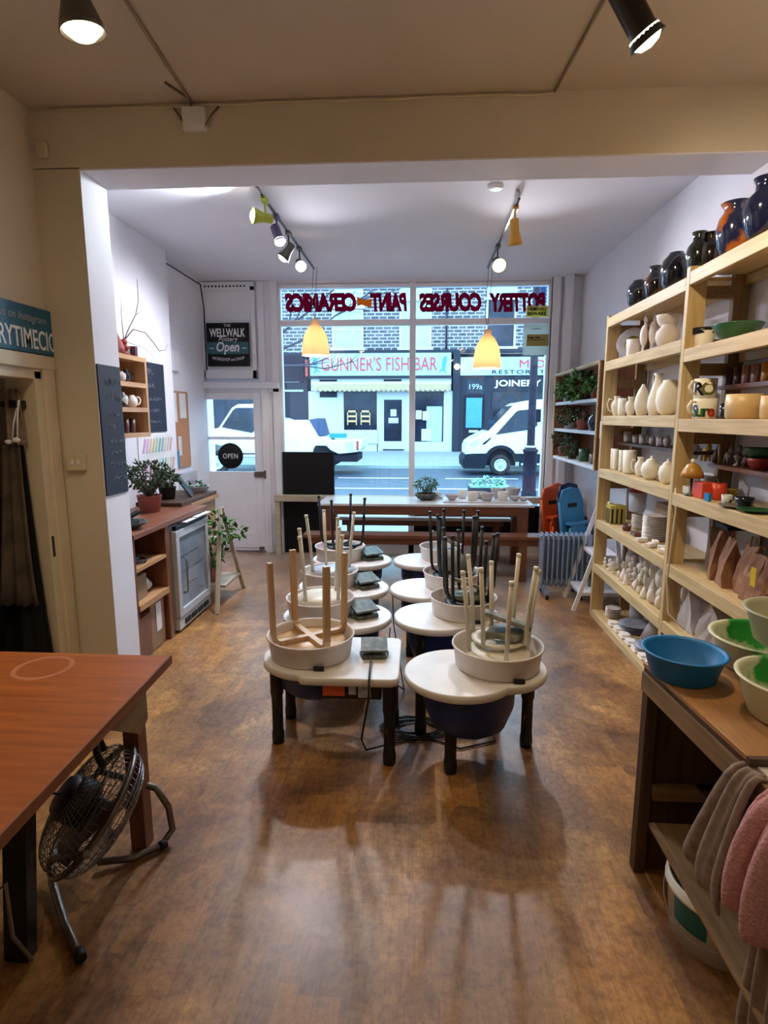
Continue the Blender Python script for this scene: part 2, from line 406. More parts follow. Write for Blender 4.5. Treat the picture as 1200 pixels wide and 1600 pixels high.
def brick_material():
    m = bpy.data.materials.new('stock_brick'); m.use_nodes = True; n = m.node_tree.nodes; l = m.node_tree.links; b = n['Principled BSDF']; b.inputs['Roughness'].default_value = .9
    t = n.new('ShaderNodeTexCoord'); s = n.new('ShaderNodeSeparateXYZ'); cb = n.new('ShaderNodeCombineXYZ'); l.new(t.outputs['Object'], s.inputs[0])
    l.new(s.outputs['X'], cb.inputs[0]); l.new(s.outputs['Z'], cb.inputs[1])
    br = n.new('ShaderNodeTexBrick'); br.inputs['Scale'].default_value = 1; br.inputs['Brick Width'].default_value = .42; br.inputs['Row Height'].default_value = .17; br.inputs['Mortar Size'].default_value = .022
    br.inputs['Color1'].default_value = lin((52, 48, 58)); br.inputs['Color2'].default_value = lin((88, 82, 90)); br.inputs['Mortar'].default_value = lin((158, 156, 158))
    l.new(cb.outputs[0], br.inputs['Vector']); l.new(br.outputs[0], b.inputs['Base Color']); MATS['brick'] = m
brick_material()

# ================================================================== ROOM SHELL
XL, XR, XN = -2.55, 1.80, -2.10       # front-room walls, near-room left wall
YB0, YB1, YF = 3.25, 3.52, 6.90       # beam front / back faces, shopfront
ZC = 3.20
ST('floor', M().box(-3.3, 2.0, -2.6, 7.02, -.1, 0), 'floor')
ST('ceiling', M().box(-2.75, 2.0, YB1, 7.1, ZC, ZC+.12), 'ceiling_white')
ST('ceiling_near', M().box(-3.3, 2.0, -2.6, YB1, ZC+.07, ZC+.19), 'ceiling_cream').name = 'ceiling_rear'
ST('wall_beam', M().box(XN-.1, XR, YB0, YB1, 2.97, ZC+.075), 'wall_warm').name = 'trim_1'
# pier between doorway and front room (beige face, white reveal)
ST('wall_pier', M().box(XN-.15, -1.845, YB0, YB1-.02, 0, 2.975), 'wall_warm')
ST('trim_reveal', M().box(-1.846, -1.838, YB0, YB1, 0, 2.975).box(-2.6, -1.84, YB1-.02, YB1, 0, 2.975), 'wall_white').name = 'trim_2'
ST('trim_soffit', M().box(-1.86, XR, YB0+.004, YB1, 2.962, 2.97).box(-2.6, XR, YB1, YB1+.006, 2.962, ZC), 'wall_white').name = 'trim_3'
ST('wall_left', M().box(-2.75, -2.40, YB1, 5.60, 0, ZC).box(-2.75, XL, 5.60, 7.1, 0, ZC), 'wall_white')
ST('wall_right', M().box(XR, 2.0, -2.6, 7.1, 0, ZC+.1), 'wall_white')
# near left wall with the doorway (y 2.0..3.13, up to z 1.86)
ST('wall_near', M().box(XN-.15, XN, -2.6, 2.0, 0, 3.3).box(XN-.15, XN, 2.0, YB0, 1.90, 3.3).box(XN-.15, XN, 3.14, YB0, 0, 1.95), 'wall_warm').name = 'wall_left_near'
ST('wall_back', M().box(-3.3, 2.0, -2.75, -2.6, 0, 3.35), 'wall_warm')
ST('wall_closet', M().box(-3.25, XN-.15, 3.34, 3.5, 0, 3.3).box(-3.3, -3.2, 1.7, 3.5, 0, 3.3).box(-3.3, XN-.15, 1.7, 1.8, 0, 3.3), 'wall_warm')
# door frame of the closet doorway
d2 = T('door_2', None, None, (XN, 3.1, 0), kind='structure')
ST('door_frame', M().box(XN-.16, XN+.012, 3.08, 3.14, 0, 1.90).box(XN-.16, XN+.012, 1.98, 3.14, 1.855, 1.92), 'trim_cream', d2, bevel=.004)
ST('architrave', M().box(XN, XN+.03, 3.135, 3.235, 0, 1.97).box(XN, XN+.034, 1.9, 3.245, 1.91, 1.985).box(XN, XN+.02, 3.15, 3.20, 0, 1.96), 'trim_cream', d2, bevel=.006)
ST('strike_plate', M().box(XN+.002, XN+.014, 3.095, 3.115, .86, .98), 'black_metal', d2)
ST('baseboard_left', M().box(XN, XN+.02, -2.6, 1.9, 0, .14), 'trim_cream', bevel=.003)
ST('baseboard_front', M().box(-2.40, -2.385, YB1, 5.59, 0, .1), 'gloss_white')

# ---- shopfront wall around the door and window
ZW0, ZW1 = .10, 3.16
ST('wall_front', M().box(-2.75, -1.86, YF, YF+.18, 2.04, ZC).box(-2.75, -2.68, YF, YF+.18, 0, 2.04).box(-2.68, -1.86, YF, YF+.18, -.02, .022).box(-1.86, -1.66, YF, YF+.18, 0, ZC)
   .box(1.47, 2.0, YF, YF+.18, 0, ZC).box(-1.68, 1.5, YF, YF+.18, ZW1, ZC+.02), 'wall_white')
ST('trim_4', M().box(-1.90, -1.82, YF-.02, YF, 2.04, ZC).box(-1.86, -1.80, YF-.05, YF, 0, 2.0).box(-1.74, -1.66, YF-.03, YF, 0, ZC), 'gloss_white', bevel=.004)
ST('trim_5', M().box(1.48, 1.56, YF-.05, YF, 0, ZC).box(1.60, 1.68, YF-.14, YF, 0, ZC).box(1.69, XR, YF-.04, YF, 0, ZC), 'gloss_white', bevel=.004)
# panel above the door with a recessed field and a row of vent holes, and the boxed ledge under it
ST('trim_6', M().box(-2.60, -1.92, YF-.05, YF-.02, 2.10, 2.20).box(-2.60, -2.53, YF-.05, YF-.02, 2.1, 3.14).box(-1.97, -1.92, YF-.05, YF-.02, 2.1, 3.14)
   .box(-2.60, -1.92, YF-.05, YF-.02, 3.09, 3.19).box(-2.6, -1.92, YF-.03, YF, 2.1, 3.19), 'gloss_white', bevel=.003)
vm_ = M()
for k in range(12): vm_.box(-2.50+k*.042, -2.482+k*.042, YF-.056, YF-.049, 3.13, 3.15)
ST('trim_7', vm_, 'dark_gap')
ST('trim_8', M().box(-2.73, -1.66, YF-.10, YF-.02, 1.985, 2.06).box(-2.73, -1.66, YF-.03, YF, 1.94, 2.0), 'gloss_white', bevel=.008)
# front door
d1 = T('door_1', None, None, (-2.3, YF, 0), kind='structure')
dm = M().box(-2.68, -2.57, YF-.04, YF, .02, 1.94).box(-1.98, -1.88, YF-.04, YF, .02, 1.94).box(-2.57, -1.98, YF-.04, YF, 1.86, 1.94).box(-2.57, -1.98, YF-.04, YF, .02, 1.00).box(-2.57, -1.98, YF-.035, YF-.005, 1.385, 1.42)
ST('door_leaf', dm, 'gloss_white', d1, bevel=.004)
ST('door_jamb', M().box(-2.74, -2.685, YF-.06, YF+.1, 0, 1.98).box(-1.875, -1.83, YF-.06, YF+.1, 0, 1.98), 'gloss_white', d1, bevel=.004)
ST('kick_board', M().box(-2.60, -1.94, YF-.05, YF-.04, .06, .24), 'gloss_white', d1, bevel=.002)
ST('glass_pane', M().box(-2.57, -1.98, YF-.022, YF-.016, 1.0, 1.86), 'window_glass', d1)
ST('latch', M().box(-1.99, -1.85, YF-.065, YF-.04, .935, 1.0).box(-1.87, -1.845, YF-.08, YF-.04, .92, 1.015), 'dull_steel', d1, bevel=.003)
ST('letter_bolt', M().box(-1.96, -1.90, YF-.06, YF-.04, .03, .07), 'dull_steel', d1)
# main window
w1 = T('window_1', None, None, (-.1, YF, 0), kind='structure')
ST('window_frame', M().box(-1.68, -1.63, YF, YF+.1, 0, ZW1+.01).box(1.44, 1.49, YF, YF+.1, 0, ZW1+.01).box(-.125, -.055, YF-.02, YF+.1, 0, ZW1+.01)
   .box(-1.65, 1.46, YF-.01, YF+.08, 2.70, 2.765).box(-1.65, 1.46, YF, YF+.1, 3.12, 3.17).box(-1.65, 1.46, YF-.02, YF+.1, 0, .12), 'gloss_white', w1, bevel=.004)
ST('pane', M().box(-1.63, -.125, YF+.04, YF+.046, .12, 2.70), 'window_glass', w1)
ST('pane', M().box(-.055, 1.44, YF+.04, YF+.046, .12, 2.70), 'window_glass', w1)
ST('fanlight', M().box(-1.63, -.125, YF+.04, YF+.046, 2.765, 3.12), 'window_glass', w1)
ST('fanlight', M().box(-.055, 1.44, YF+.04, YF+.046, 2.765, 3.12), 'window_glass', w1)
ST('stall_riser', M().box(-.055, 1.44, YF+.005, YF+.03, .12, .60), 'black_sign', w1)

O('black_board', M().box(-1.645, -1.02, YF-.045, YF-.015, 0.01, 1.24), 'black_sign', label='tall black panel standing against the left shop window pane', cat='panel', bevel=.003)
ro = O('window_ledge_rail', M().box(-1.72, 1.62, 6.70, 6.82, .66, .73).box(-1.72, -1.66, 6.72, 6.80, 0, .66).box(1.50, 1.58, 6.72, 6.80, 0, .66), 'pale_frame_x',
  label='pale wooden rail frame standing in front of the shop window', cat='rail', bevel=.003)

# ================================================================== LEFT SIDE
# chalkboards (decals/boards on the walls)
def chalk_lines(parent, face, rows, seed):
    r = random.Random(seed)
    for (y0, y1, z, h) in rows:
        y = y0; m = M()
        while y < y1-.01:
            w = r.uniform(.03, .07); n = r.randint(5, 8); pts = []
            for i in range(n): pts.append((face, y+w*i/(n-1), z+h*(r.random()-.2)))
            m.tube(pts, .0012, 4); y += w+r.uniform(-.004, .012)
        O('chalk_line', m, 'chalk', parent)
cb = O('chalkboard', M().box(-1.838, -1.830, 3.255, 3.505, 1.19, 1.95), 'chalk_navy', label='tall navy chalkboard with chalk notes on the white reveal beside the light switch', cat='chalkboard', bevel=.001)
chalk_lines(cb, -1.829, [(3.31, 3.47, 1.84, .05), (3.32, 3.48, 1.75, .05), (3.31, 3.47, 1.65, .04), (3.31, 3.46, 1.59, .035), (3.33, 3.47, 1.50, .03), (3.31, 3.45, 1.43, .03), (3.31, 3.5, 1.36, .03), (3.33, 3.5, 1.28, .03)], 3)
cb2 = O('chalkboard', M().box(-2.398, -2.388, 4.90, 5.38, 1.52, 2.13), 'chalk_navy', label='navy chalkboard on the white wall right of the wooden cubby shelf', cat='chalkboard', bevel=.001)
chalk_lines(cb2, -2.386, [(5.03, 5.14, 2.03, .06), (5.03, 5.17, 1.91, .05), (5.04, 5.3, 1.80, .04), (5.05, 5.22, 1.70, .035), (5.05, 5.25, 1.60, .03)], 5)
sw = T('light_switch', 'cream double light switch on the beige pier beside the doorway', 'switch', (-1.99, YB0, 1.34))
O('switch_plate', M().box(-2.04, -1.935, YB0-.035, YB0, 1.345, 1.44), 'trim_cream', sw, bevel=.006)
O('rocker', M().box(-2.01, -1.995, YB0-.041, YB0-.034, 1.38, 1.41).box(-1.975, -1.96, YB0-.041, YB0-.034, 1.38, 1.41), 'white_paint', sw, bevel=.002)
# blue sign above the doorway
sg = T('wall_sign', 'blue painted wooden sign with white lettering above the doorway', 'sign', (XN, 2.95, 1.99))
O('board', M().box(XN+.003, XN+.025, 2.45, 3.30, 1.99, 2.235), 'sign_blue', sg, bevel=.003)
yd = (0, 1, 0)
O('lettering', text('find us on Instagram', .058, (XN+.026, 3.20, 2.155), yd, align='RIGHT', shear=.25), 'chalk', sg)
O('lettering', text('POTTERYTIMECIO', .145, (XN+.026, 3.28, 2.015), yd, align='RIGHT', offset=.001, width=.74), 'white_paint', sg)
# closet: rail, aprons, coats
O('coat_rail', M().tube([(-3.2, 3.05, 1.72), (-2.16, 3.05, 1.72)], .014, 10).box(-2.19, -2.15, 3.0, 3.33, 1.70, 1.74), 'black_metal', label='black hanging rail inside the doorway', cat='rail')
def cloth(cx, y, z0, z1, w0, w1, folds, depth, seed, n=26, m=14, tilt=0, jag=.0):
    """hanging cloth: grid with folds, w1 at the top, w0 at the hem"""
    r = random.Random(seed); ph = [r.uniform(0, 6) for _ in range(4)]; vs = []; fs = []
    for j in range(m+1):
        t = j/m; w = w0+(w1-w0)*t**.7; z = z0+(z1-z0)*t
        for i in range(n+1):
            s = i/n; x = cx+(s-.5)*w+tilt*t
            d = depth*(1-.5*t)*(sin(s*folds*2*pi+ph[0]+t*1.5)+.5*sin(s*folds*4.1*pi+ph[1]-t*2)); zz = z+(jag*sin(s*31+ph[2])*(1-t) if j == 0 else 0)
            vs.append((x, y+d, zz))
    for j in range(m):
        for i in range(n): a = j*(n+1)+i; fs.append((a, a+1, a+n+2, a+n+1))
    return M().add(vs, fs, True)
ap = T('apron', 'grey-brown stained apron hanging by its straps in the doorway', 'apron', (-2.19, 3.0, .6))
O('apron_body', cloth(-2.26, 3.0, .60, 1.50, .26, .10, 2.5, .014, 4, tilt=.06, jag=.006), 'apron_cloth', ap, solid=.006)
O('strap', M().tube([(-2.18, 2.98, 1.52), (-2.16, 2.98, 1.62), (-2.15, 3.02, 1.74)], .004, 6).tube([(-2.15, 2.98, 1.52), (-2.135, 2.98, 1.66), (-2.15, 3.03, 1.74)], .004, 6), 'paper', ap)
O('bow', M().ell((-2.19, 2.965, 1.52), (.02, .012, .012)).ell((-2.145, 2.965, 1.53), (.022, .012, .014)), 'paper', ap)
O('apron', cloth(-2.19, 3.03, 1.50, 1.80, .10, .08, 2, .01, 9), 'linen_grey', label='upper part of a dusty brown apron on the rail behind the grey-brown apron', cat='apron', solid=.006)
O('coat', cloth(-2.56, 3.12, .22, 1.68, .50, .30, 3, .03, 11), 'black_cloth', label='long black coat hanging behind the aprons in the doorway', cat='coat', solid=.012)
O('coat', cloth(-2.20, 3.045, .22, 1.72, .19, .05, 2, .008, 12, tilt=.0), 'black_cloth', label='narrow black garment hanging nearest the jamb of the doorway', cat='coat', solid=.012)
O('coat', cloth(-2.55, 2.9, .3, 1.70, .42, .3, 3, .03, 13), 'black_cloth', label='black coat at the left edge of the photo inside the doorway', cat='coat', solid=.012)

# counter unit
cu = T('counter_unit', 'brown wooden counter with open shelves below, against the left wall', 'counter', (-2.15, 4.3, 0))
O('worktop', M().box(-2.40, -1.83, YB1+.01, 4.83, .865, .90), 'counter_wood_y', cu, bevel=.003)
O('side_panel', M().box(-2.36, -1.85, 4.02, 4.09, 0, .865), 'redwood_z', cu)
O('side_panel', M().box(-2.36, -1.85, YB1+.02, YB1+.05, 0, .865), 'redwood_z', cu)
O('back_panel', M().box(-2.39, -2.36, YB1+.02, 4.83, 0, .865), 'redwood_z', cu)
O('shelf', M().box(-2.36, -1.85, YB1+.05, 4.02, .635, .66), 'oak_y', cu)
O('shelf', M().box(-2.36, -1.84, YB1+.05, 4.02, .37, .41), 'oak_y', cu)
O('riser', M().box(-2.40, -2.0, 4.70, 5.55, .90, .935), 'dark_wood_y', label='low dark wooden display riser along the back of the brown counter', cat='riser', bevel=.003)
ec = T('end_cabinet', 'light wooden cabinet end panel beyond the fridge below the riser', 'cabinet', (-2.2, 5.2, 0))
O('carcass', M().box(-2.39, -2.02, 4.87, 5.55, 0, .868), 'oak_z', ec, bevel=.003)
O('top_edge', M().box(-2.395, -1.98, 4.87, 5.55, .87, .899), 'oak_y', ec)
O('cardboard_box', M().box(-2.25, -1.90, YB1+.07, 3.80, .41, .58).box(-2.2, -1.95, YB1+.09, 3.77, .58, .584), 'card_brown', label='small cardboard box on the middle counter shelf', cat='box', bevel=.003)
O('white_bag', M().ell((-2.02, 3.90, .455), (.10, .09, .05)).ell((-1.98, 3.86, .49), (.06, .06, .04)), 'paper', label='crumpled white bag beside the cardboard box on the counter shelf', cat='bag')
O('cardboard_box', M().box(-2.2, -1.87, YB1+.06, 3.77, .004, .30), 'redwood_z', label='reddish box on the floor at the left under the counter', cat='box', bevel=.003)
bx = T('cardboard_box', 'printed cardboard box with white label on the floor under the counter', 'box', (-2.0, 3.9, 0))
O('box_body', M().box(-2.2, -1.88, 3.78, 4.00, .004, .355), 'card_brown', bx, bevel=.003)
O('paper_label', M().box(-1.88, -1.876, 3.86, 3.94, .12, .33), 'paper', bx)
O('box', M().box(-2.2, -1.93, 3.62, 3.78, .66, .70), 'dark_blue_plastic', label='flat blue box on the top shelf under the counter', cat='box', bevel=.003)
O('cable_bundle', M().tube([(-1.95+.07*cos(a*.9)*(1+.1*sin(a*3)), 3.75+.09*sin(a*.9), .668+.006*sin(a*2)+.002*a/3) for a in [i*.35 for i in range(50)]], .004, 6), 'cable_black', label='black cable loops on the top shelf under the counter', cat='cable')
# fridge
fr = T('glass_door_fridge', 'under-counter fridge with white-framed glass door', 'fridge', (-2.1, 4.45, 0))
O('body', M().box(-2.35, -1.86, 4.13, 4.80, .02, .84), 'fridge_body', fr, bevel=.004)
dr = O('door', M().box(-1.858, -1.82, 4.14, 4.20, .12, .80).box(-1.858, -1.82, 4.74, 4.80, .12, .80).box(-1.858, -1.82, 4.2, 4.74, .74, .80).box(-1.858, -1.82, 4.2, 4.74, .12, .18), 'cool_inside', fr, bevel=.004)
O('glass', M().box(-1.85, -1.835, 4.20, 4.74, .18, .74), 'fridge_glass', dr)
O('handle', M().tube([(-1.82, 4.225, .30), (-1.79, 4.225, .31), (-1.785, 4.225, .33), (-1.785, 4.225, .56), (-1.79, 4.225, .58), (-1.82, 4.225, .59)], .008, 8), 'steel', dr)
O('wire_shelf', M().box(-1.834, -1.833, 4.24, 4.60, .58, .585).box(-1.834, -1.833, 4.24, 4.60, .46, .465).box(-1.834, -1.833, 4.24, 4.5, .34, .345), 'steel', fr)
gm = M()
for k in range(4): gm.box(-1.828, -1.82, 4.24+k*.13, 4.34+k*.13, .045, .085)
O('plinth', M().box(-1.86, -1.83, 4.14, 4.80, .02, .11), 'cool_inside', fr, bevel=.003); O('vent', gm, 'black_plastic', fr)
O('control_strip', M().box(-1.86, -1.825, 4.16, 4.79, .805, .838), 'black_plastic', fr, bevel=.003)
O('paper_sheet', M().box(-1.97, -1.80, 4.30, 4.62, .8405, .846).box(-1.93, -1.79, 4.5, 4.80, .846, .852), 'paper', label='white papers lying on top of the fridge below the counter edge', cat='paper')

# plants ----------------------------------------------------------
def foliage(c, r, n, size, seed, droop=.2, aspect=.5, shell=.5):
    R = random.Random(seed); m = M(); c = Vector(c); r = Vector(r)
    for _ in range(n):
        d = Vector((R.gauss(0,1), R.gauss(0,1), R.gauss(0,1))).normalized(); k = shell+(1-shell)*R.random()
        p = c+Vector((d.x*r.x, d.y*r.y, d.z*r.z))*k
        u = (d+Vector((R.uniform(-.7,.7), R.uniform(-.7,.7), R.uniform(-.6,.5)-droop))).normalized(); s = size*R.uniform(.6, 1.2)
        w = u.cross(Vector((R.gauss(0,1), R.gauss(0,1), R.gauss(0,1)))).normalized()*s*aspect; q = u.cross(w).normalized()*s*.12
        m.add([p, p+u*s*.45+w*.5+q, p+u*s, p+u*s*.45-w*.5+q, p+u*s*.5-q], [(0,1,4),(1,2,4),(2,3,4),(3,0,4),(0,3,2,1)], True)
    return m
def stems(base, tops, r0, seed, sag=.15):
    R = random.Random(seed); m = M(); b = Vector(base)
    for t in tops:
        t = Vector(t); mid = (b+t)/2+Vector((R.uniform(-sag,sag), R.uniform(-sag,sag), 0))*(t-b).length*.5
        m.tube([b, b+(mid-b)*.5, mid, mid+(t-mid)*.55, t], [r0, r0*.85, r0*.65, r0*.5, r0*.3], 6)
    return m
POT = lambda r, h: [(0,0),(r*.78,0),(r,h*.96),(r*1.03,h),(r*.93,h),(r*.9,h*.85),(0,h*.85)]
def plant(name, label, loc, potr, poth, potm, crown, cr, n, ls, leafm, seed, stemn=6, sr=.008, prof=None, group=None):
    t = T(name, label, 'plant', loc, group); x, y, z = loc
    O('pot', M().lathe(prof or POT(potr, poth), (x,y,z), 24), potm, t)
    O('soil', M().lathe([(0,poth*.86),(potr*.88,poth*.86),(0,poth*.92)], (x,y,z), 16), 'soil', t)
    c = Vector((x,y,z))+Vector(crown); R = random.Random(seed)
    tops = [c+Vector((cos(k*2.4)*cr[0]*.7, sin(k*2.4)*cr[1]*.7, R.uniform(-.5,.6)*cr[2])) for k in range(stemn)]
    if stemn: O('stem', stems((x,y,z+poth*.85), tops, sr, seed), 'bark' if sr > .005 else leafm, t)
    O('foliage', foliage(c, cr, n, ls, seed), leafm, t); return t
plant('jade_plant', 'bushy jade plant in a large terracotta pot on the brown counter', (-2.16, 4.46, .90), .095, .135, 'terracotta', (.0, .0, .29), (.18, .20, .12), 620, .04, 'leaf_dark', 21, 9, .013)
plant('potted_plant', 'small leafy plant in a black pot on the riser beside the jade plant', (-2.22, 4.93, .935), .075, .11, 'black_plastic', (0, 0, .18), (.11, .11, .06), 90, .06, 'leaf_dark', 22, 5, .004)
plant('succulent_bowl', 'low white bowl of small succulents at the far end of the riser', (-2.15, 5.42, .935), .12, .06, 'cool_inside', (0, 0, .075), (.08, .08, .03), 80, .04, 'leaf_blue', 23, 0)
O('tablet_stand', M().bar((-2.07, 5.12, .936), (-2.16, 5.05, 1.10), .16, .012, up=(1,.3,.3)), 'black_plastic', label='slim dark framed card leaning back on the riser before the white bowl', cat='frame', bevel=.002)
bw = T('bowl', 'shallow grey bowl at the near end of the brown counter', 'bowl', (-1.97, 3.75, .90))
O('bowl_body', M().lathe([(0,0),(.05,0),(.11,.035),(.12,.05),(.11,.048),(.05,.012),(0,.012)], (-1.97, 3.75, .90)), 'pedal_grey', bw)
O('card_reader', M().box(-2.0, -1.93, 3.70, 3.82, .93, .955).bar((-2.04, 3.72, .94), (-1.95, 3.86, 1.0), .05, .02), 'black_plastic', label='black card reader and pens lying in the grey bowl', cat='card reader', bevel=.003)
# poster and paper on walls
po_ = T('poster', 'poster with rows of pastel brush strokes on the wall above the counter', 'poster', (-2.39, 5.1, 1.1))
O('sheet', M().box(-2.398, -2.392, 4.80, 5.50, 1.06, 1.49), 'paper', po_)
for k, c in enumerate([(206,150,200),(214,176,206),(206,196,160),(206,180,150),(160,200,190),(120,180,170),(130,170,200),(200,206,160),(190,190,200),(206,160,160)]):
    mm = mat('swatch_%d' % k, c, .7)
    y = 4.88+k*.06; O('brush_stroke', M().bar((-2.390, y, 1.34), (-2.390, y+.05, 1.46), .004, .03, up=(0,1,0)).bar((-2.390, y+.02, 1.12), (-2.390, y+.08, 1.27), .004, .028, up=(0,1,0)), mm, po_)
ck = T('cork_board', 'narrow cork noticeboard with pinned papers between chalkboard and front door', 'noticeboard', (XL, 6.1, 1.1))
O('cork_panel', M().box(XL+.002, XL+.018, 5.80, 6.27, 1.12, 1.92), 'cork', ck)
O('pinned_paper', M().box(XL+.018, XL+.022, 5.82, 5.96, 1.60, 1.90), 'paper', ck); O('pinned_paper', M().box(XL+.018, XL+.022, 6.04, 6.2, 1.64, 1.90), 'paper', ck)
O('pinned_paper', M().box(XL+.018, XL+.022, 5.95, 6.03, 1.25, 1.45), 'paper', ck); O('pinned_card', M().box(XL+.018, XL+.022, 5.86, 5.96, 1.13, 1.30), 'blue_plastic', ck)
O('flyer_rack', M().box(XL+.002, XL+.05, 5.86, 6.34, .70, 1.06).box(XL+.05, XL+.055, 5.92, 6.02, .85, 1.04).box(XL+.05, XL+.056, 6.1, 6.2, .78, .98), 'cool_inside', label='white rack of flyers on the wall left of the front door', cat='rack', bevel=.003)
O('flyer', M().box(XL+.057, XL+.06, 6.08, 6.22, .80, .98), 'swatch_0', label='pink flyer in the white rack beside the front door', cat='flyer')
O('alarm_box', M().box(XL, XL+.04, 5.90, 6.06, 2.12, 2.33), 'gloss_white', label='small white alarm keypad high on the left wall', cat='keypad', bevel=.006)
O('wall_cable', M().tube([(XL+.006, 5.75, 3.17), (XL+.008, 6.2, 3.165), (XL+.01, 6.84, 3.16), (XL+.03, 6.86, 2.9), (XL+.03, 6.86, 2.1)], .006, 6), 'cable_black', label='thin cable along the top of the left wall into the corner', cat='cable')

# cubby shelf on the wall
cs = T('cubby_shelf', 'small open wooden wall shelf with three compartments', 'shelf', (-2.3, 4.35, 1.5))
y0, y1 = 4.12, 4.62
O('shelf_board', M().box(-2.395, -2.19, y0, y1-.03, 2.08, 2.115), 'oak_y', cs); O('shelf_board', M().box(-2.395, -2.19, y0, y1-.03, 1.88, 1.915), 'oak_y', cs)
O('shelf_board', M().box(-2.395, -2.19, y0, y1-.03, 1.69, 1.725), 'oak_y', cs); O('shelf_board', M().box(-2.395, -2.19, y0, y1-.03, 1.495, 1.53), 'oak_y', cs)
O('side_panel', M().box(-2.395, -2.19, y1-.03, y1, 1.495, 2.115), 'oak_z', cs); O('side_panel', M().box(-2.395, -2.19, y0-.03, y0, 1.495, 2.115), 'oak_z', cs)
O('back_panel', M().box(-2.399, -2.395, y0, y1, 1.50, 2.11), 'redwood_z', cs)
def fig(kind, x, y, z, h, w=None):
    """small figurine shapes built from ellipsoids; kind selects the silhouette"""
    w = w or h*.5; m = M()
    if kind == 'gnome': m.lathe([(0,0),(w*.5,0),(w*.5,h*.3),(w*.35,h*.55),(w*.28,h*.62),(0,h)], (x,y,z), 14).ell((x,y,z+h*.6), w*.26)
    elif kind == 'animal':
        m.ell((x,y,z+h*.42), (w*.32, w*.5, h*.28)).ell((x,y-w*.42,z+h*.74), (w*.22, w*.28, h*.2)).ell((x,y-w*.6,z+h*.7), (w*.12,w*.16,h*.1))
        for a in (-1,1):
            m.ell((x+a*w*.12,y-w*.38,z+h*.93), (w*.07,w*.05,h*.12), 8)
            for b in (-1,1): m.tube([(x+a*w*.2,y+b*w*.32,z),(x+a*w*.18,y+b*w*.3,z+h*.4)], w*.1, 8)
    elif kind == 'duck':
        m.lathe([(0,0),(w*.35,0),(w*.3,h*.04),(w*.1,h*.08),(w*.08,h*.2),(0,h*.22)], (x,y,z), 12)
        m.ell((x,y,z+h*.45), (w*.3,w*.42,h*.26)).tube([(x,y-w*.25,z+h*.5),(x,y-w*.3,z+h*.68),(x,y-w*.25,z+h*.8)], w*.13, 8).ell((x,y-w*.3,z+h*.82), (w*.17,w*.2,h*.09)).ell((x,y-w*.5,z+h*.81), (w*.06,w*.14,h*.03), 8)
        for a in (-1,1): m.ell((x+a*w*.09,y-w*.25,z+h*.93), (w*.06,w*.05,h*.1), 8)
    elif kind == 'bust': m.lathe([(0,0),(w*.4,0),(w*.42,h*.06),(w*.15,h*.14),(w*.3,h*.34),(w*.45,h*.45),(w*.2,h*.55),(w*.16,h*.62),(0,h*.63)], (x,y,z), 14).ell((x,y,z+h*.78), (w*.25,w*.27,h*.2))
    elif kind == 'cone': m.lathe([(0,0),(w*.5,0),(w*.5,h*.06),(w*.3,h*.4),(w*.22,h*.7),(w*.08,h*.85),(w*.16,h*.92),(0,h)], (x,y,z), 16)
    elif kind == 'heart': m.ell((x-w*.18,y,z+h*.62),(w*.26,w*.16,h*.34)).ell((x+w*.18,y,z+h*.62),(w*.26,w*.16,h*.34)).ell((x,y,z+h*.34),(w*.26,w*.16,h*.34)).box(x-w*.3,x+w*.3,y-w*.2,y+w*.2,z,z+h*.08)
    elif kind == 'shell': m.ell((x,y,z+h*.5),(w*.5,w*.5,h*.5)).ell((x+w*.2,y-w*.3,z+h*.5),(w*.26,w*.2,h*.3)).ell((x-w*.3,y-w*.2,z+h*.4),(w*.2,w*.2,h*.3))
    return m
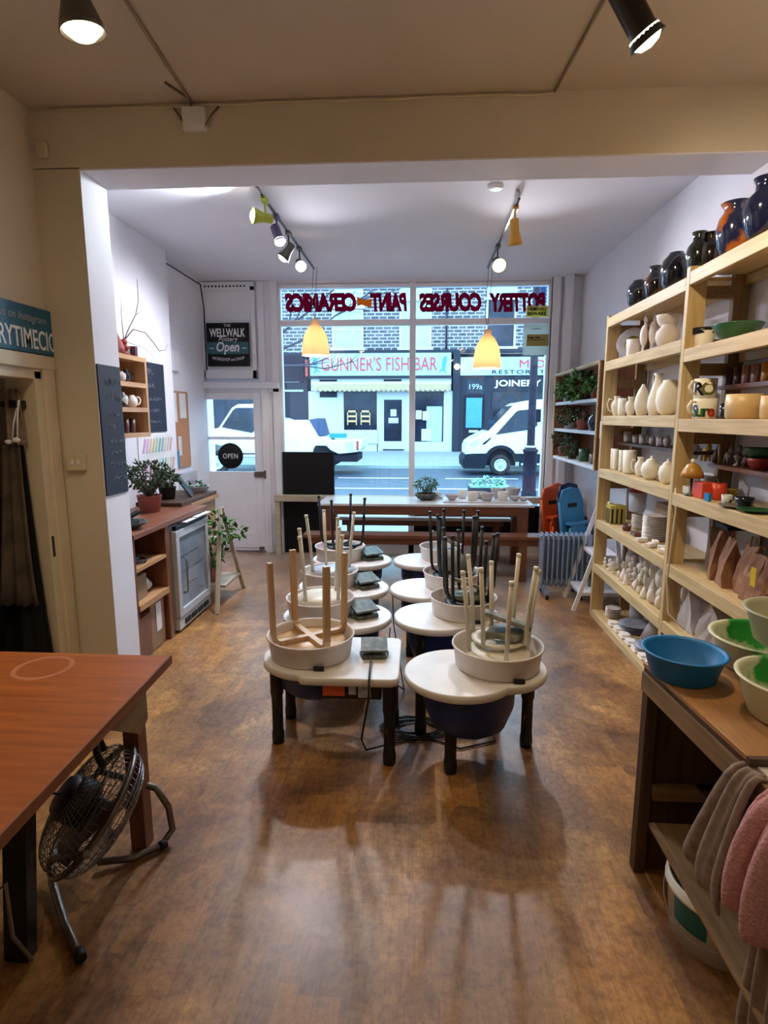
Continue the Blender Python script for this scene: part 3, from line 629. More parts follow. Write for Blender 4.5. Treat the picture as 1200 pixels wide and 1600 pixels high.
VPROF = {
 'vase_round': [(0,0),(.55,0),(.85,.2),(1,.5),(.9,.75),(.55,.92),(.5,1),(.42,1),(.45,.9),(0,.85)],
 'vase_neck': [(0,0),(.55,0),(.8,.2),(1,.5),(.85,.68),(.5,.8),(.48,.9),(.62,1),(.54,1),(.4,.9),(0,.84)],
 'vase_squat': [(0,0),(.6,0),(.9,.2),(1,.55),(.9,.8),(.55,.95),(.5,1),(.4,1),(.4,.9),(0,.86)],
 'vase_tall': [(0,0),(.5,0),(.75,.15),(1,.5),(.8,.75),(.45,.86),(.42,.95),(.56,1),(.46,1),(.36,.94),(0,.88)],
 'vase_flare': [(0,0),(.55,0),(.85,.22),(1,.52),(.85,.72),(.62,.84),(.6,.9),(.82,1),(.74,1),(.54,.9),(0,.85)],
 'ball': [(0,0),(.5,0),(.85,.2),(1,.5),(.85,.8),(.42,.97),(.3,1),(0,1)],
 'bottle': [(0,0),(.75,0),(1,.2),(.95,.42),(.6,.68),(.38,.84),(.38,.93),(.52,1),(.42,1),(.3,.93),(0,.9)],
 'moon': [(0,0),(.45,0),(.8,.12),(1,.42),(.92,.7),(.6,.9),(.5,1),(.42,1),(.48,.9),(0,.86)],
 'bowl': [(0,0),(.4,0),(.45,.08),(.8,.5),(1,.95),(1,1),(.94,1),(.74,.55),(.35,.15),(0,.12)],
 'deep_bowl': [(0,0),(.55,0),(.8,.3),(.95,.7),(1,1),(.93,1),(.85,.65),(.5,.15),(0,.12)],
 'cup': [(0,0),(.8,0),(.9,.1),(1,1),(.9,1),(.82,.12),(0,.1)],
 'mug': [(0,0),(.9,0),(.97,.05),(1,1),(.92,1),(.9,.1),(0,.08)],
 'pot': [(0,0),(.85,0),(.95,.1),(1,.5),(.97,1),(.88,1),(.9,.5),(.85,.12),(0,.1)],
 'jar': [(0,0),(.8,0),(1,.15),(1,.7),(.75,.85),(.75,.95),(.85,.96),(.85,1),(0,1)],
 'egg': [(0,0),(.6,0),(.95,.3),(.9,.55),(.55,.8),(.3,.9),(.15,1),(0,1)],
}
def vessel(prof, x, y, z, r, h): return M().lathe([(a*r, b*h) for a, b in VPROF[prof]], (x,y,z), 26)
def handle(x, y, z, r, h, ang=-2.4, t=None):
    t = t or max(.003, r*.13); d = Vector((cos(ang), sin(ang), 0)); c = Vector((x,y,z))
    return M().tube([c+d*r*.93+Vector((0,0,h*.82)), c+d*r*1.45+Vector((0,0,h*.86)), c+d*r*1.75+Vector((0,0,h*.6)), c+d*r*1.5+Vector((0,0,h*.3)), c+d*r*.93+Vector((0,0,h*.2))], t, 7)
def V(name, label, cat, prof, x, y, z, r, h, m, hd=None, lid=False, spout=None, group=None):
    """a vessel thing; with handle / lid / spout it becomes a parented set"""
    body = vessel(prof, x, y, z, r, h)
    if hd is None and not lid and spout is None: return O(name, body, m, label=label, cat=cat, group=group)
    t = T(name, label, cat, (x,y,z), group); O('body', body, m, t)
    if hd is not None: O('handle', handle(x, y, z, r, h, hd), m, t)
    if lid: O('lid', M().lathe([(r*.55,0),(r*.5,h*.06),(r*.2,h*.14),(r*.1,h*.16),(r*.14,h*.24),(0,h*.27)], (x,y,z+h*.94), 18), m, t)
    if spout is not None:
        d = Vector((cos(spout), sin(spout), 0)); c = Vector((x,y,z)); O('spout', M().tube([c+d*r*.8+Vector((0,0,h*.4)), c+d*r*1.3+Vector((0,0,h*.6)), c+d*r*1.6+Vector((0,0,h*.9))], [r*.22, r*.16, r*.1], 8), m, t)
    return t
cx = -2.28
O('gnome_figurine', fig('gnome', cx+.05, 4.27, 2.116, .15, .09), 'terracotta', label='orange-capped figurine at the near end on top of the cubby shelf', cat='figurine')
O('figurine', fig('bust', cx+.05, 4.36, 2.116, .12, .1), 'red_glaze', label='red patterned round figurine on top of the cubby shelf', cat='figurine')
tv = T('twig_vase', 'small grey vase holding long bare twigs on top of the cubby shelf', 'vase', (cx, 4.46, 2.116))
O('vase_body', vessel('bottle', cx, 4.46, 2.116, .04, .12), 'pedal_grey', tv)
b0 = Vector((cx, 4.46, 2.23))
O('twig', M().tube([b0, b0+Vector((.02,.05,.1)), b0+Vector((.03,.16,.22)), b0+Vector((.03,.22,.34)), b0+Vector((.03,.22,.50))], [.005,.005,.004,.003,.002], 6).tube([b0+Vector((.03,.16,.22)), b0+Vector((.03,.3,.28))], [.003,.001], 5), 'bark', tv)
O('twig', M().tube([b0, b0+Vector((.03,.1,.1)), b0+Vector((.04,.28,.1)), b0+Vector((.04,.42,.04)), b0+Vector((.05,.5,-.02)), b0+Vector((.05,.62,.0)), b0+Vector((.05,.68,.06))], [.005,.005,.004,.004,.003,.002,.001], 6), 'bark', tv)
O('twig', M().tube([b0, b0+Vector((.0,-.01,.15)), b0+Vector((.0,.0,.32))], [.004,.003,.001], 5).tube([b0, b0+Vector((.02,.3,-.02)), b0+Vector((.02,.5,-.1))], [.003,.002,.001], 5), 'bark', tv)
O('small_box', M().box(cx-.03, cx+.05, 4.53, 4.57, 2.116, 2.20), mat('dark_red', (84, 36, 42), .5), label='dark red block at the window end on top of the cubby shelf', cat='box')
V('teapot', 'small white teapot in the top compartment of the cubby shelf', 'teapot', 'vase_squat', cx+.02, 4.32, 1.916, .045, .075, 'bisque_grey', hd=-1.9)
V('jug', 'dark jug beside the white teapot in the cubby shelf', 'jug', 'vase_neck', cx+.0, 4.45, 1.916, .035, .10, 'vase_black', hd=1)
V('mug', 'red patterned mug at the near end of the middle compartment of the cubby shelf', 'mug', 'mug', cx+.02, 4.19, 1.726, .035, .09, 'patterned', hd=-2)
V('teapot', 'black and white patterned teapot in the middle compartment of the cubby shelf', 'teapot', 'vase_round', cx+.02, 4.32, 1.726, .05, .11, 'patterned', hd=-2, lid=True)
V('teapot', 'white swirled teapot at the window end of the middle compartment of the cubby shelf', 'teapot', 'moon', cx+.02, 4.47, 1.726, .048, .095, 'bisque', hd=1.1, spout=-2)
for k, y in enumerate((4.18, 4.27, 4.36, 4.46)):
    V('beaker', ['%s small dark beaker in the bottom compartment of the cubby shelf' % s for s in ('nearest', 'second', 'third', 'window-end')][k], 'beaker', 'cup', cx+.02, y, 1.531, .025, .11, 'dark_mug', group='beakers in the cubby shelf')

# A-frame plant stand, left
def aframe(name, label, pts, material, shelves):
    t = T(name, label, 'plant stand', (sum(p[0] for p in pts[::2])/len(pts[::2]), pts[0][1], 0))
    for a, b in zip(pts[::2], pts[1::2]): O('leg', M().bar(a, b, .035, .022, up=(0,1,0)), material, t, bevel=.002)
    for s in shelves: O('shelf', M().box(*s), material, t, bevel=.002)
    return t
aframe('plant_ladder', 'white A-frame wooden plant stand beside the fridge', [(-1.70,4.59,0),(-1.76,4.95,.86),(-1.70,5.34,0),(-1.76,4.99,.86),(-1.95,4.86,0),(-1.94,4.97,.86),(-1.95,5.34,0),(-1.94,5.01,.86)], 'pale_frame_z',
       [(-1.97,-1.70,4.83,5.26,.16,.185), (-1.97,-1.73,4.86,5.10,.55,.57)])
pt = T('climbing_plant', 'tall leafy green plant in a pink pot on the white A-frame stand', 'plant', (-1.86, 4.98, .185))
O('pot', M().lathe(POT(.075,.17), (-1.86,4.98,.185), 22), 'terracotta_pink', pt)
O('stem', stems((-1.86,4.98,.32), [(-1.80,4.9,.55),(-1.75,5.0,.75),(-1.68,5.15,.62),(-1.82,4.85,.68)], .005, 3), 'leaf_green', pt)
O('foliage', foliage((-1.76,4.92,.68), (.10,.12,.16), 70, .08, 31).add(*(lambda q: (q.v, q.f, True))(foliage((-1.68,5.12,.62), (.09,.1,.05), 30, .07, 32))).add(*(lambda q: (q.v, q.f, True))(foliage((-1.80,4.90,.44), (.08,.1,.12), 45, .07, 33))), 'leaf_green', pt)

# signs on front wall
ws = T('hanging_sign', 'square black sign WELLWALK Pottery Open hanging above the front door', 'sign', (-2.24, YF-.08, 2.24))
O('board', M().box(-2.49, -1.99, YF-.085, YF-.058, 2.24, 2.73), 'black_sign', ws, bevel=.004)
O('painted_band', M().box(-2.485, -1.995, YF-.088, YF-.085, 2.38, 2.515), 'sign_teal', ws)
yy = YF-.089
for body, s, z, kw in (('THE', .045, 2.685, {}), ('WELLWALK', .13, 2.575, dict(width=.42, offset=.003)), ('Pottery', .075, 2.522, dict(shear=.35)), ('Open', .15, 2.41, dict(shear=.2, offset=.003, width=.27)), ('WORKSHOP and SHOP', .05, 2.30, dict(width=.38, arch=-.5))):
    O('lettering', text(body, s, (-2.24, yy, z), **kw), 'white_paint', ws)
O('painted_line', M().box(-2.46, -2.41, yy-.001, yy, 2.44, 2.448).box(-2.07, -2.02, yy-.001, yy, 2.44, 2.448), 'white_paint', ws)
os_ = T('open_sign', 'round black OPEN sign hanging inside the front door glass', 'sign', (-2.275, YF-.06, 1.04))
O('disc', M().lathe([(0,0),(.152,0),(.155,.004),(.152,.008),(0,.008)], (-2.275, YF-.05, 1.19), 40, axis=(0,-1,0)), 'black_sign', os_)
O('lettering', text('OPEN', .085, (-2.275, YF-.0605, 1.16), width=.18, spacing=1.1), 'white_paint', os_)
O('string', M().tube([(-2.275, YF-.045, 1.34), (-2.275, YF-.04, 1.42)], .002, 5), 'paper', os_)
# vinyl window lettering, seen mirrored from indoors
def vinyl(word, u0, u1, label, v0=459, v1=485):
    a = P(u0, v0, 'y', YF+.035); b = P(u1, v1, 'y', YF+.035)
    O('window_lettering', text(word, .255, ((a.x+b.x)/2, YF+.034, b.z+.005), mirror=True, shear=.12, width=abs(b.x-a.x), offset=.016, depth=.003, spacing=.95), 'crimson_vinyl', label=label, cat='lettering')
vinyl('CERAMICS', 445, 557, 'crimson word CERAMICS, mirrored, on the left window pane')
vinyl('PAINT', 578, 636, 'crimson word PAINT, mirrored, left of the window mullion')
vinyl('COURSES', 655, 752, 'crimson word COURSES, mirrored, right of the window mullion')
vinyl('POTTERY', 764, 852, 'crimson word POTTERY, mirrored, at the right end of the window')
a = P(558, 466, 'y', YF+.035); b = P(580, 478, 'y', YF+.035)
O('window_lettering', M().prism([(a.x,a.z+.02),(a.x,b.z),(a.x+.05,b.z+.015),(b.x,b.z-.02),(b.x+.01,a.z-.01),(a.x+.07,a.z-.02)][::1], YF+.032, YF+.036, 'xz'), 'orange_vinyl', label='orange brush-stroke shape on the window between two crimson words', cat='lettering')
pc = T('placard', 'white placard with a yellow band fixed to the right window pane', 'sign', (1.32, YF-.03, 2.35))
O('sheet', M().box(1.17, 1.45, YF-.028, YF-.015, 2.35, 2.69), 'placard', pc); O('yellow_band', M().box(1.205, 1.45, YF-.031, YF-.028, 2.45, 2.58), 'placard_yellow', pc)
O('lettering', text('Keep Calm', .032, (1.215, YF-.032, 2.535), align='LEFT', offset=.001), 'black_sign', pc)
O('lettering', M().box(1.215, 1.41, YF-.033, YF-.031, 2.515, 2.52).box(1.26, 1.36, YF-.03, YF-.028, 2.635, 2.641), 'black_sign', pc)
st = T('warning_sticker', 'pale CRIMINALS BEWARE sticker on the right fanlight', 'sticker', (1.32, YF+.03, 2.77))
O('sheet', M().box(1.20, 1.44, YF+.030, YF+.034, 2.775, 2.90), 'placard_yellow', st)
O('lettering', text('CRIMINALS', .042, (1.32, YF+.029, 2.85), width=.21, offset=.001), 'black_sign', st); O('lettering', text('BEWARE', .05, (1.32, YF+.029, 2.797), width=.21, offset=.002), 'black_sign', st)

# ================================================================== LAMPS
def spot_light(parent, pos, aim, power, col, size=125, blend=1.0, r=.035):
    ld = bpy.data.lights.new('lamp_light', 'SPOT'); ld.energy = power; ld.color = col; ld.spot_size = radians(size); ld.spot_blend = blend; ld.shadow_soft_size = r
    lo = bpy.data.objects.new('lamp_light', ld); COL.objects.link(lo); lo.location = Vector(pos)-WO[parent.name]+Vector(aim).normalized()*.02
    lo.rotation_euler = Vector((0,0,-1)).rotation_difference(Vector(aim)).to_euler(); lo.parent = parent
def track_lamp(label, mount, drop, aim, body, lit, power, col, L=.15, R=.045, bell=True, group=None, size=125):
    m0 = Vector(mount); a = Vector(aim).normalized(); t = T('track_lamp', label, 'lamp', m0, group)
    O('adapter', M().box(m0.x-.02, m0.x+.02, m0.y-.04, m0.y+.04, m0.z-.03, m0.z).tube([m0+Vector((0,0,-.02)), m0+Vector((0,0,-drop))], .008, 8), body, t, bevel=.002)
    c = m0+Vector((0,0,-drop))
    prof = [(0,-L*.35),(R*.6,-L*.35),(R*.7,-L*.3),(R*.72,L*.1),(R*1.1,L*.45),(R*1.22,L*.6),(R*1.15,L*.6),(R*1.0,L*.45),(0,L*.4)] if bell else [(0,-L*.4),(R*.8,-L*.4),(R*.85,-L*.36),(R*.85,L*.4),(R*1.15,L*.62),(R*1.08,L*.62),(R*.8,L*.42),(0,L*.36)]
    O('lamp_head', M().lathe(prof, c, 24, axis=a), body, t)
    if lit:
        O('bulb', M().lathe([(0,L*.41),(R*.95,L*.46),(R*1.02,L*.56),(R*.6,L*.68),(0,L*.72)], c, 20, axis=a), lit, t)
        if power: spot_light(t, c+a*(L*.75), a, power, col, size=size, r=R)
    return t
def track(label, x, y0, y1, z, group='ceiling lamp tracks'):
    t = T('lamp_track', label, 'lamp track', (x, y0, z), group)
    O('rail', M().box(x-.008, x+.008, y0, y1, z-.012, z), 'black_metal', t); O('end_bracket', M().tube([(x, y0, z), (x-.01, y0-.05, z+.02)], .005, 6).ell((x-.02, y0-.05, z+.03), .014, 8), 'steel', t)
ZT = 3.165
track('black lamp track on the left of the front ceiling, with four lamps', -1.10, 4.2, 6.2, ZT)
track('black lamp track on the right of the front ceiling, with two lamps', .68, 4.38, 6.28, ZT)
track_lamp('lime green track lamp, first on the left front track', (-1.10, 4.28, ZT), .13, (-.8, -.5, .02), 'lamp_lime', 'bulb_white', FRONT_POWER*.5, (.84, .95, 1.0))
track_lamp('violet-grey track lamp, second on the left front track', (-1.10, 4.62, ZT), .13, (.35, -.35, -.85), 'lamp_violet', 'bulb_white', FRONT_POWER, FRONT_COL, R=.042, bell=False)
track_lamp('dark grey bell-shaped track lamp, third on the left front track', (-1.10, 5.02, ZT), .14, (-.55, -.12, -.8), 'lamp_grey', 'bulb_white', FRONT_POWER*1.3, FRONT_COL)
track_lamp('grey track lamp facing the camera, fourth on the left front track', (-1.10, 5.46, ZT), .14, (.3, -.8, -.5), 'lamp_grey', 'bulb_white', FRONT_POWER, FRONT_COL)
track_lamp('unlit amber yellow track lamp on the right front track', (.68, 4.55, ZT), .15, (.12, .25, -.95), 'lamp_amber', None, 0, None, L=.19)
track_lamp('lit brass-coloured track lamp on the right front track', (.68, 5.50, ZT), .15, (.1, -.85, -.5), 'lamp_grey', 'bulb_warm', FRONT_POWER*1.2, FRONT_COL, R=.055)
# near room lamps
track('dark lamp track at the top left corner above the camera', -1.20, -1.5, 2.30, ZC+.06); track('dark lamp track at the top right corner above the camera', .72, -1.5, 2.42, ZC+.06)
track_lamp('dark grey bell track lamp at the top left of the photo', (-1.17, 2.12, ZC+.06), .20, (.12, .1, -.98), 'lamp_grey', 'bulb_warm', NEAR_POWER, NEAR_COL, L=.2, R=.062)
track_lamp('black cylindrical track lamp at the top right of the photo', (.715, 2.30, ZC+.06), .21, (.55, .12, -.75), 'lamp_dark', 'bulb_warm', NEAR_POWER*1.7, NEAR_COL, L=.2, R=.055, bell=False, size=165)
track_lamp('added unseen fill lamp over the camera on the left track', (-1.2, .3, ZC+.06), .2, (.1, .3, -.9), 'lamp_dark', 'bulb_warm', NEAR_POWER*.6, NEAR_COL)  # added lamp out of view, fills the near room with light
track_lamp('added unseen fill lamp behind the camera on the right track', (.72, -.3, ZC+.06), .2, (.3, .3, -.85), 'lamp_dark', 'bulb_warm', NEAR_POWER*.7, NEAR_COL)  # second added fill lamp, also out of view
track_lamp('added unseen fill lamp on the left near track, aimed at the left wall', (-1.2, 1.2, ZC+.06), .2, (-.7, .3, -.65), 'lamp_dark', 'bulb_warm', NEAR_POWER*.7, NEAR_COL)  # added unseen fill, turned to the near left wall
# conduits on beam
jb = T('junction_box', 'white junction box with cable ends on the beam near the left lamp', 'junction box', (-1.2, YB0, 3.14))
O('cover', M().box(-1.25, -1.13, YB0-.035, YB0, 3.13, 3.24), 'gloss_white', jb, bevel=.005)
O('cable_tail', M().tube([(-1.14,YB0-.02,3.14),(-1.10,YB0-.02,3.20),(-1.06,YB0-.01,3.245)], .005, 6).tube([(-1.24,YB0-.02,3.16),(-1.28,YB0-.02,3.22),(-1.30,YB0-.01,3.245)], .005, 6).tube([(-1.20,YB0-.02,3.24),(-1.20,YB0-.06,3.262),(-1.26,YB0-.2,3.266)], .006, 6), 'dull_steel', jb)
R_ = random.Random(3)
def sagline(a, b, n, s): a, b = Vector(a), Vector(b); return [a+(b-a)*i/n+Vector((0, 0, R_.uniform(-s, s))) for i in range(n+1)]
O('surface_cable', M().tube(sagline((-1.98, YB0-.008, 3.255), (.66, YB0-.008, 3.255), 22, .004), .006, 6), 'trim_cream', label='cream cable run along the top of the beam', cat='cable')
O('surface_cable', M().tube(sagline((-1.20, YB0-.01, 3.262), (-1.16, 2.3, 3.262), 8, .001), .007, 6), mat('cable_tan', (150, 130, 108), .7), label='tan cable from the beam to the left near lamp', cat='cable')
O('surface_cable', M().tube(sagline((.66, YB0-.01, 3.262), (.72, 2.4, 3.262), 8, .001), .007, 6), mat('cable_tan', (150, 130, 108), .7), label='tan cable from the beam to the right near lamp', cat='cable')
O('smoke_alarm', M().box(-2.06, -2.0, YB0-.03, YB0, 3.02, 3.10), 'trim_cream', label='small cream box at the left end of the beam', cat='box', bevel=.01)
O('ceiling_plate', M().lathe([(0,0),(.05,0),(.055,.01),(0,.01)], (.50, 4.27, ZC-.011), 20), 'white_paint', label='small white round plate on the front ceiling beside the right track', cat='ceiling plate')
# pendants
def pendant(label, x, y, ztop, zbot, r, hook):
    t = T('pendant_lamp', label, 'lamp', (x, y, zbot), 'bell pendant lamps in the window'); h = ztop-zbot
    prof = [(r*.98, 0), (r, 0), (r*.97, h*.25), (r*.82, h*.55), (r*.5, h*.78), (r*.26, h*.86), (r*.24, h), (r*.18, h), (r*.2, h*.87), (r*.46, h*.76), (r*.78, h*.53), (r*.93, h*.25), (r*.98, 0)]
    O('lamp_shade', M().lathe(prof, (x,y,zbot), 32), 'shade_wood', t)
    O('bulb', M().ell((x,y,zbot+h*.48), r*.28), 'bulb_warm', t)
    O('cord', M().tube([(x,y,ztop), (x+.01,y,ztop+.2), (x+.03,y,ZC-.02)], .003, 5).tube([(x,y,ztop), (x-.03,y,ztop+.12), (x-.02,y,ztop+.35), (x-.005,y,ZC-.02)], .003, 5), 'dull_steel', t)
    ld = bpy.data.lights.new('pendant_light', 'POINT'); ld.energy = 16; ld.color = (1, .92, .80); ld.shadow_soft_size = .03
    lo = bpy.data.objects.new('pendant_light', ld); COL.objects.link(lo); lo.location = (0, 0, h*.2); lo.parent = t
pendant('pale wooden bell pendant lamp hanging before the left window pane', -1.10, 6.2, 2.66, 2.29, .145, 0)
pendant('pale wooden bell pendant lamp hanging before the right window pane', .69, 6.2, 2.54, 2.15, .145, 0)

# ================================================================== WINDOW AREA
tb = T('window_table', 'long wooden table with a white top and brown apron by the window', 'table', (.05, 6.3, 0))
O('tabletop', M().box(-1.07, 1.20, 5.98, 6.56, .725, .75), 'white_laminate', tb, bevel=.003)
O('apron', M().box(-1.03, 1.14, 6.00, 6.03, .63, .725), 'redwood_x', tb); O('apron', M().box(-1.03, 1.14, 6.51, 6.54, .63, .725), 'redwood_x', tb)
O('apron', M().box(-1.03, -1.0, 6.03, 6.51, .63, .725), 'redwood_y', tb); O('apron', M().box(1.11, 1.14, 6.03, 6.51, .63, .725), 'redwood_y', tb)
for x in (-.985, 1.095):
    for y in (6.06, 6.48): O('leg', M().box(x-.05, x+.05, y-.05, y+.05, 0, .725), 'redwood_z', tb, bevel=.003)
def bench(label, x0, x1, y0, y1, z, top, legs):
    t = T('bench', label, 'bench', ((x0+x1)/2, (y0+y1)/2, 0)); O('seat', M().box(x0, x1, y0, y1, z-.035, z), top, t, bevel=.003)
    O('rail', M().box(x0+.08, x1-.08, y0+.03, y0+.05, z-.10, z-.035), 'redwood_x', t)
    for x in legs:
        for y in (y0+.05, y1-.05): O('leg', M().box(x-.04, x+.04, y-.03, y+.03, 0, z-.035), 'redwood_z', t, bevel=.002)
bench('low reddish wooden bench in front of the window table', -1.18, 1.28, 5.70, 5.92, .47, 'redwood_x', (-.98, 1.05))
bench('white-topped bench behind the window table', -.98, 1.06, 6.585, 6.70, .50, 'white_laminate', (-.8, .9))
plant('succulent_plant', 'blue-green succulents in a dark stone bowl on the window table', (.08, 6.32, .75), .12, .09, 'pedal_grey', (0, 0, .17), (.13, .12, .08), 330, .035, 'leaf_blue', 41, 12, .006, prof=[(0,0),(.06,0),(.13,.05),(.12,.08),(.09,.075),(0,.07)])
O('slate_tray', M().box(-.02, .28, 6.42, 6.54, .7505, .757), 'black_plastic', label='dark slate under the succulent bowl', cat='tray')
O('serving_tray', M().box(.26, 1.15, 6.10, 6.42, .7505, .764), 'white_laminate', label='long white tray of bowls on the window table', cat='tray', bevel=.003)
bowls = [(.20,6.45,.055,.07,'cup'),(.36,6.22,.075,.06,'bowl'),(.48,6.38,.05,.08,'cup'),(.58,6.22,.055,.095,'cup'),(.68,6.38,.08,.07,'bowl'),(.73,6.18,.075,.085,'deep_bowl'),(.86,6.38,.07,.11,'bowl'),(.90,6.2,.055,.10,'cup'),(1.03,6.36,.085,.12,'bowl'),(1.03,6.20,.06,.05,'bowl'),(1.12,6.2,.04,.05,'egg')]
WB = ['small cup on the window table beside the succulents','wide low bowl at the left end of the white tray','small round cup behind the left bowls on the tray','tall cup second in the front row on the tray','flared bowl in the back row at the middle of the tray','deep bowl at the front middle of the white tray','wide bowl behind the yellowish cup on the tray','yellowish handmade cup at the front of the tray','large bowl at the back right of the tray','low bowl at the front right of the tray','tiny egg-shaped pot at the right end of the white tray']
for (x,y,r,h,k), lb in zip(bowls, WB): V('bowl' if 'bowl' in lb else 'cup', lb, 'pottery', k, x, y, .7645 if x > .26 else .75, r, h, 'bisque_grey' if k != 'cup' else 'bisque', group='handmade bowls and cups on the window table')

# folding plastic chairs leaning together
def folded_chair(label, x, y, m, lean=.12, w=.20, h=.86):
    t = T('folding_chair', label, 'chair', (x, y, 0), 'folded plastic chairs by the window')
    def pane(z0, z1, w0, w1, dy, th=.03, hole=True):
        n = 16; out = []
        for i in range(n+1): a = pi*i/n; out.append((w1*cos(a), z1-w1*.9+w1*.9*sin(a)))
        out = [(w0, z0)]+out+[(-w0, z0)]
        vs = []
        for dd in (-th/2, th/2):
            for px, pz in out: vs.append((x+px, y+dy+dd-0+pz*lean, pz))
        k = len(out); fs = [tuple(range(k)), tuple(range(2*k-1, k-1, -1))]+[(i, k+i, k+(i+1) % k, (i+1) % k) for i in range(k)]
        return M().add(vs, fs)
    O('backrest', pane(.42, h, w*.88, w, 0), m, t, bevel=.006)
    fm = M(); 
    for s in (-1, 1): fm.tube([(x+s*w*.95, y+.0, .01), (x+s*w*.98, y+h*.5*lean, h*.5), (x+s*w, y+h*.86*lean, h*.86)], .014, 8)
    O('frame', fm.tube([(x-w, y+h*.86*lean, h*.86), (x-w*.7, y+h*.97*lean, h*.975), (x, y+h*lean, h*1.0), (x+w*.7, y+h*.97*lean, h*.975), (x+w, y+h*.86*lean, h*.86)], .014, 8), m, t)
    O('seat', pane(.10, .60, w*.80, w*.84, -.075, .03), m, t, bevel=.008); O('seat_edge', M().box(x-w*.84, x+w*.84, y+.62*lean-.12, y+.62*lean-.03, .57, .60), m, t, bevel=.008)
    O('hand_slot', M().box(x-w*.4, x+w*.4, y+h*.82*lean-.018, y+h*.82*lean-.014, h*.78, h*.84), 'black_plastic', t)
    for s in (-1, 1): O('leg', M().tube([(x+s*w*.8, y-.07, .01), (x+s*w*.8, y-.05, .5)], .012, 8), m, t)
    return t
# group of chairs seen obliquely: frames stacked along x
def chair_at(label, x, y, m, rz, w, h=.9):
    t = folded_chair(label, 0, 0, m, w=w, h=h); t.location = (x, y, 0); t.rotation_euler = (0, 0, rz); return t
WOo = WO
chair_at('front orange folded plastic chair leaning by the window pillar', 1.50, 6.26, 'orange_plastic', radians(38), .155, .90)
chair_at('second orange folded chair, behind the first', 1.60, 6.38, 'orange_plastic', radians(38), .155, .92)
chair_at('large blue folded plastic chair above the radiator', 1.62, 5.90, 'blue_plastic', radians(36), .17, .93)
chair_at('dark blue folded chair behind the light blue one', 1.66, 6.14, 'dark_blue_plastic', radians(36), .17, .95)
# radiator
rd = T('oil_radiator', 'grey portable oil-filled radiator on castors in front of the folded chairs', 'radiator', (1.32, 5.28, 0))
for k in range(9):
    x = 1.14+k*.045; O('fin', M().prism([(5.22+.02,.10),(5.36-.02,.10),(5.36,.13),(5.36,.55),(5.34,.60),(5.24,.60),(5.22,.55),(5.22,.13)], x-.007, x+.007, 'yz').box(x-.02, x+.02, 5.25, 5.33, .11, .15).box(x-.02, x+.02, 5.25, 5.33, .54, .58), 'radiator_grey', rd, bevel=.003)
O('control_panel', M().box(1.535, 1.58, 5.22, 5.36, .1, .60), 'radiator_grey', rd, bevel=.012)
O('base', M().box(1.16, 1.20, 5.14, 5.44, .045, .07).box(1.46, 1.50, 5.14, 5.44, .045, .07), 'radiator_grey', rd)
for x in (1.18, 1.48):
    for y in (5.16, 5.42): O('castor', M().lathe([(0,-.012),(.022,-.012),(.022,.012),(0,.012)], (x, y, .023), 14, axis=(1,0,0)), 'black_plastic', rd)
# wall cabinet with plants
wc = T('plant_cabinet', 'open reddish wooden wall cabinet full of plants, right of the window', 'cabinet', (1.65, 5.8, 1.22))
O('side_panel', M().box(1.50, XR-.003, 5.03, 5.07, 1.20, 2.12), 'redwood_z', wc, bevel=.002); O('side_panel', M().box(1.50, XR-.003, 6.60, 6.64, 1.20, 2.12), 'redwood_z', wc)
O('top_panel', M().box(1.50, XR-.003, 5.07, 6.60, 2.09, 2.12), 'oak_y', wc); O('back_panel', M().box(XR-.006, XR-.002, 5.07, 6.60, 1.23, 2.09), 'redwood_y', wc)
for z in (1.23, 1.53, 1.81): O('shelf', M().box(1.50, XR-.006, 5.07, 6.60, z-.03, z), 'cool_inside' if z > 1.3 else 'gloss_white', wc)
O('frame_edge', M().box(1.49, 1.50, 5.03, 5.055, 1.2, 2.12).box(1.49, 1.50, 6.61, 6.64, 1.2, 2.12).box(1.49, 1.50, 5.05, 6.62, 2.10, 2.12), 'pine_y', wc)
for k, (y, z, r, h, pm_, cr, n, ls, lm, lb) in enumerate([
  (6.35,1.81,.05,.08,'cool_inside',(.05,.08,.09),50,.10,'leaf_green','grassy plant at the window end of the top cabinet shelf'),
  (5.75,1.81,.055,.07,'terracotta',(.09,.15,.13),150,.08,'leaf_green','yellow-green trailing plant in the middle of the top cabinet shelf'),
  (5.35,1.81,.05,.09,'terracotta',(.07,.10,.06),70,.06,'leaf_green','small plant in a terracotta pot at the near end of the top cabinet shelf'),
  (6.25,1.53,.055,.07,'cool_inside',(.08,.13,.09),150,.05,'leaf_dark','dark leafy plant on the middle cabinet shelf near the window'),
  (5.72,1.53,.06,.10,'terracotta',(.05,.08,.05),50,.05,'leaf_dark','plant in an orange terracotta pot on the middle cabinet shelf'),
  (6.45,1.23,.06,.11,'terracotta',(.07,.13,.12),140,.05,'leaf_dark','trailing plant in a brown pot at the window end of the bottom cabinet shelf'),
  (6.05,1.23,.05,.07,'pedal_grey',(.08,.13,.10),160,.05,'leaf_dark','bushy dark plant in a grey pot on the bottom cabinet shelf')]):
    plant('potted_plant', lb, (1.57, y, z), r, h, pm_, (-.03, 0, h+cr[2]*.6), cr, n, ls, lm, 50+k, 4, .003)
V('glazed_pot', 'shiny dark round pot at the near end of the middle cabinet shelf', 'pot', 'vase_round', 1.60, 5.40, 1.53, .075, .15, 'vase_mixed')
V('green_jar', 'green glass jar on the bottom cabinet shelf', 'jar', 'cup', 1.58, 5.66, 1.23, .05, .12, 'green_glaze')
V('green_jar', 'short sage jar at the near end of the bottom cabinet shelf', 'jar', 'cup', 1.58, 5.34, 1.23, .04, .09, 'sage_mug')
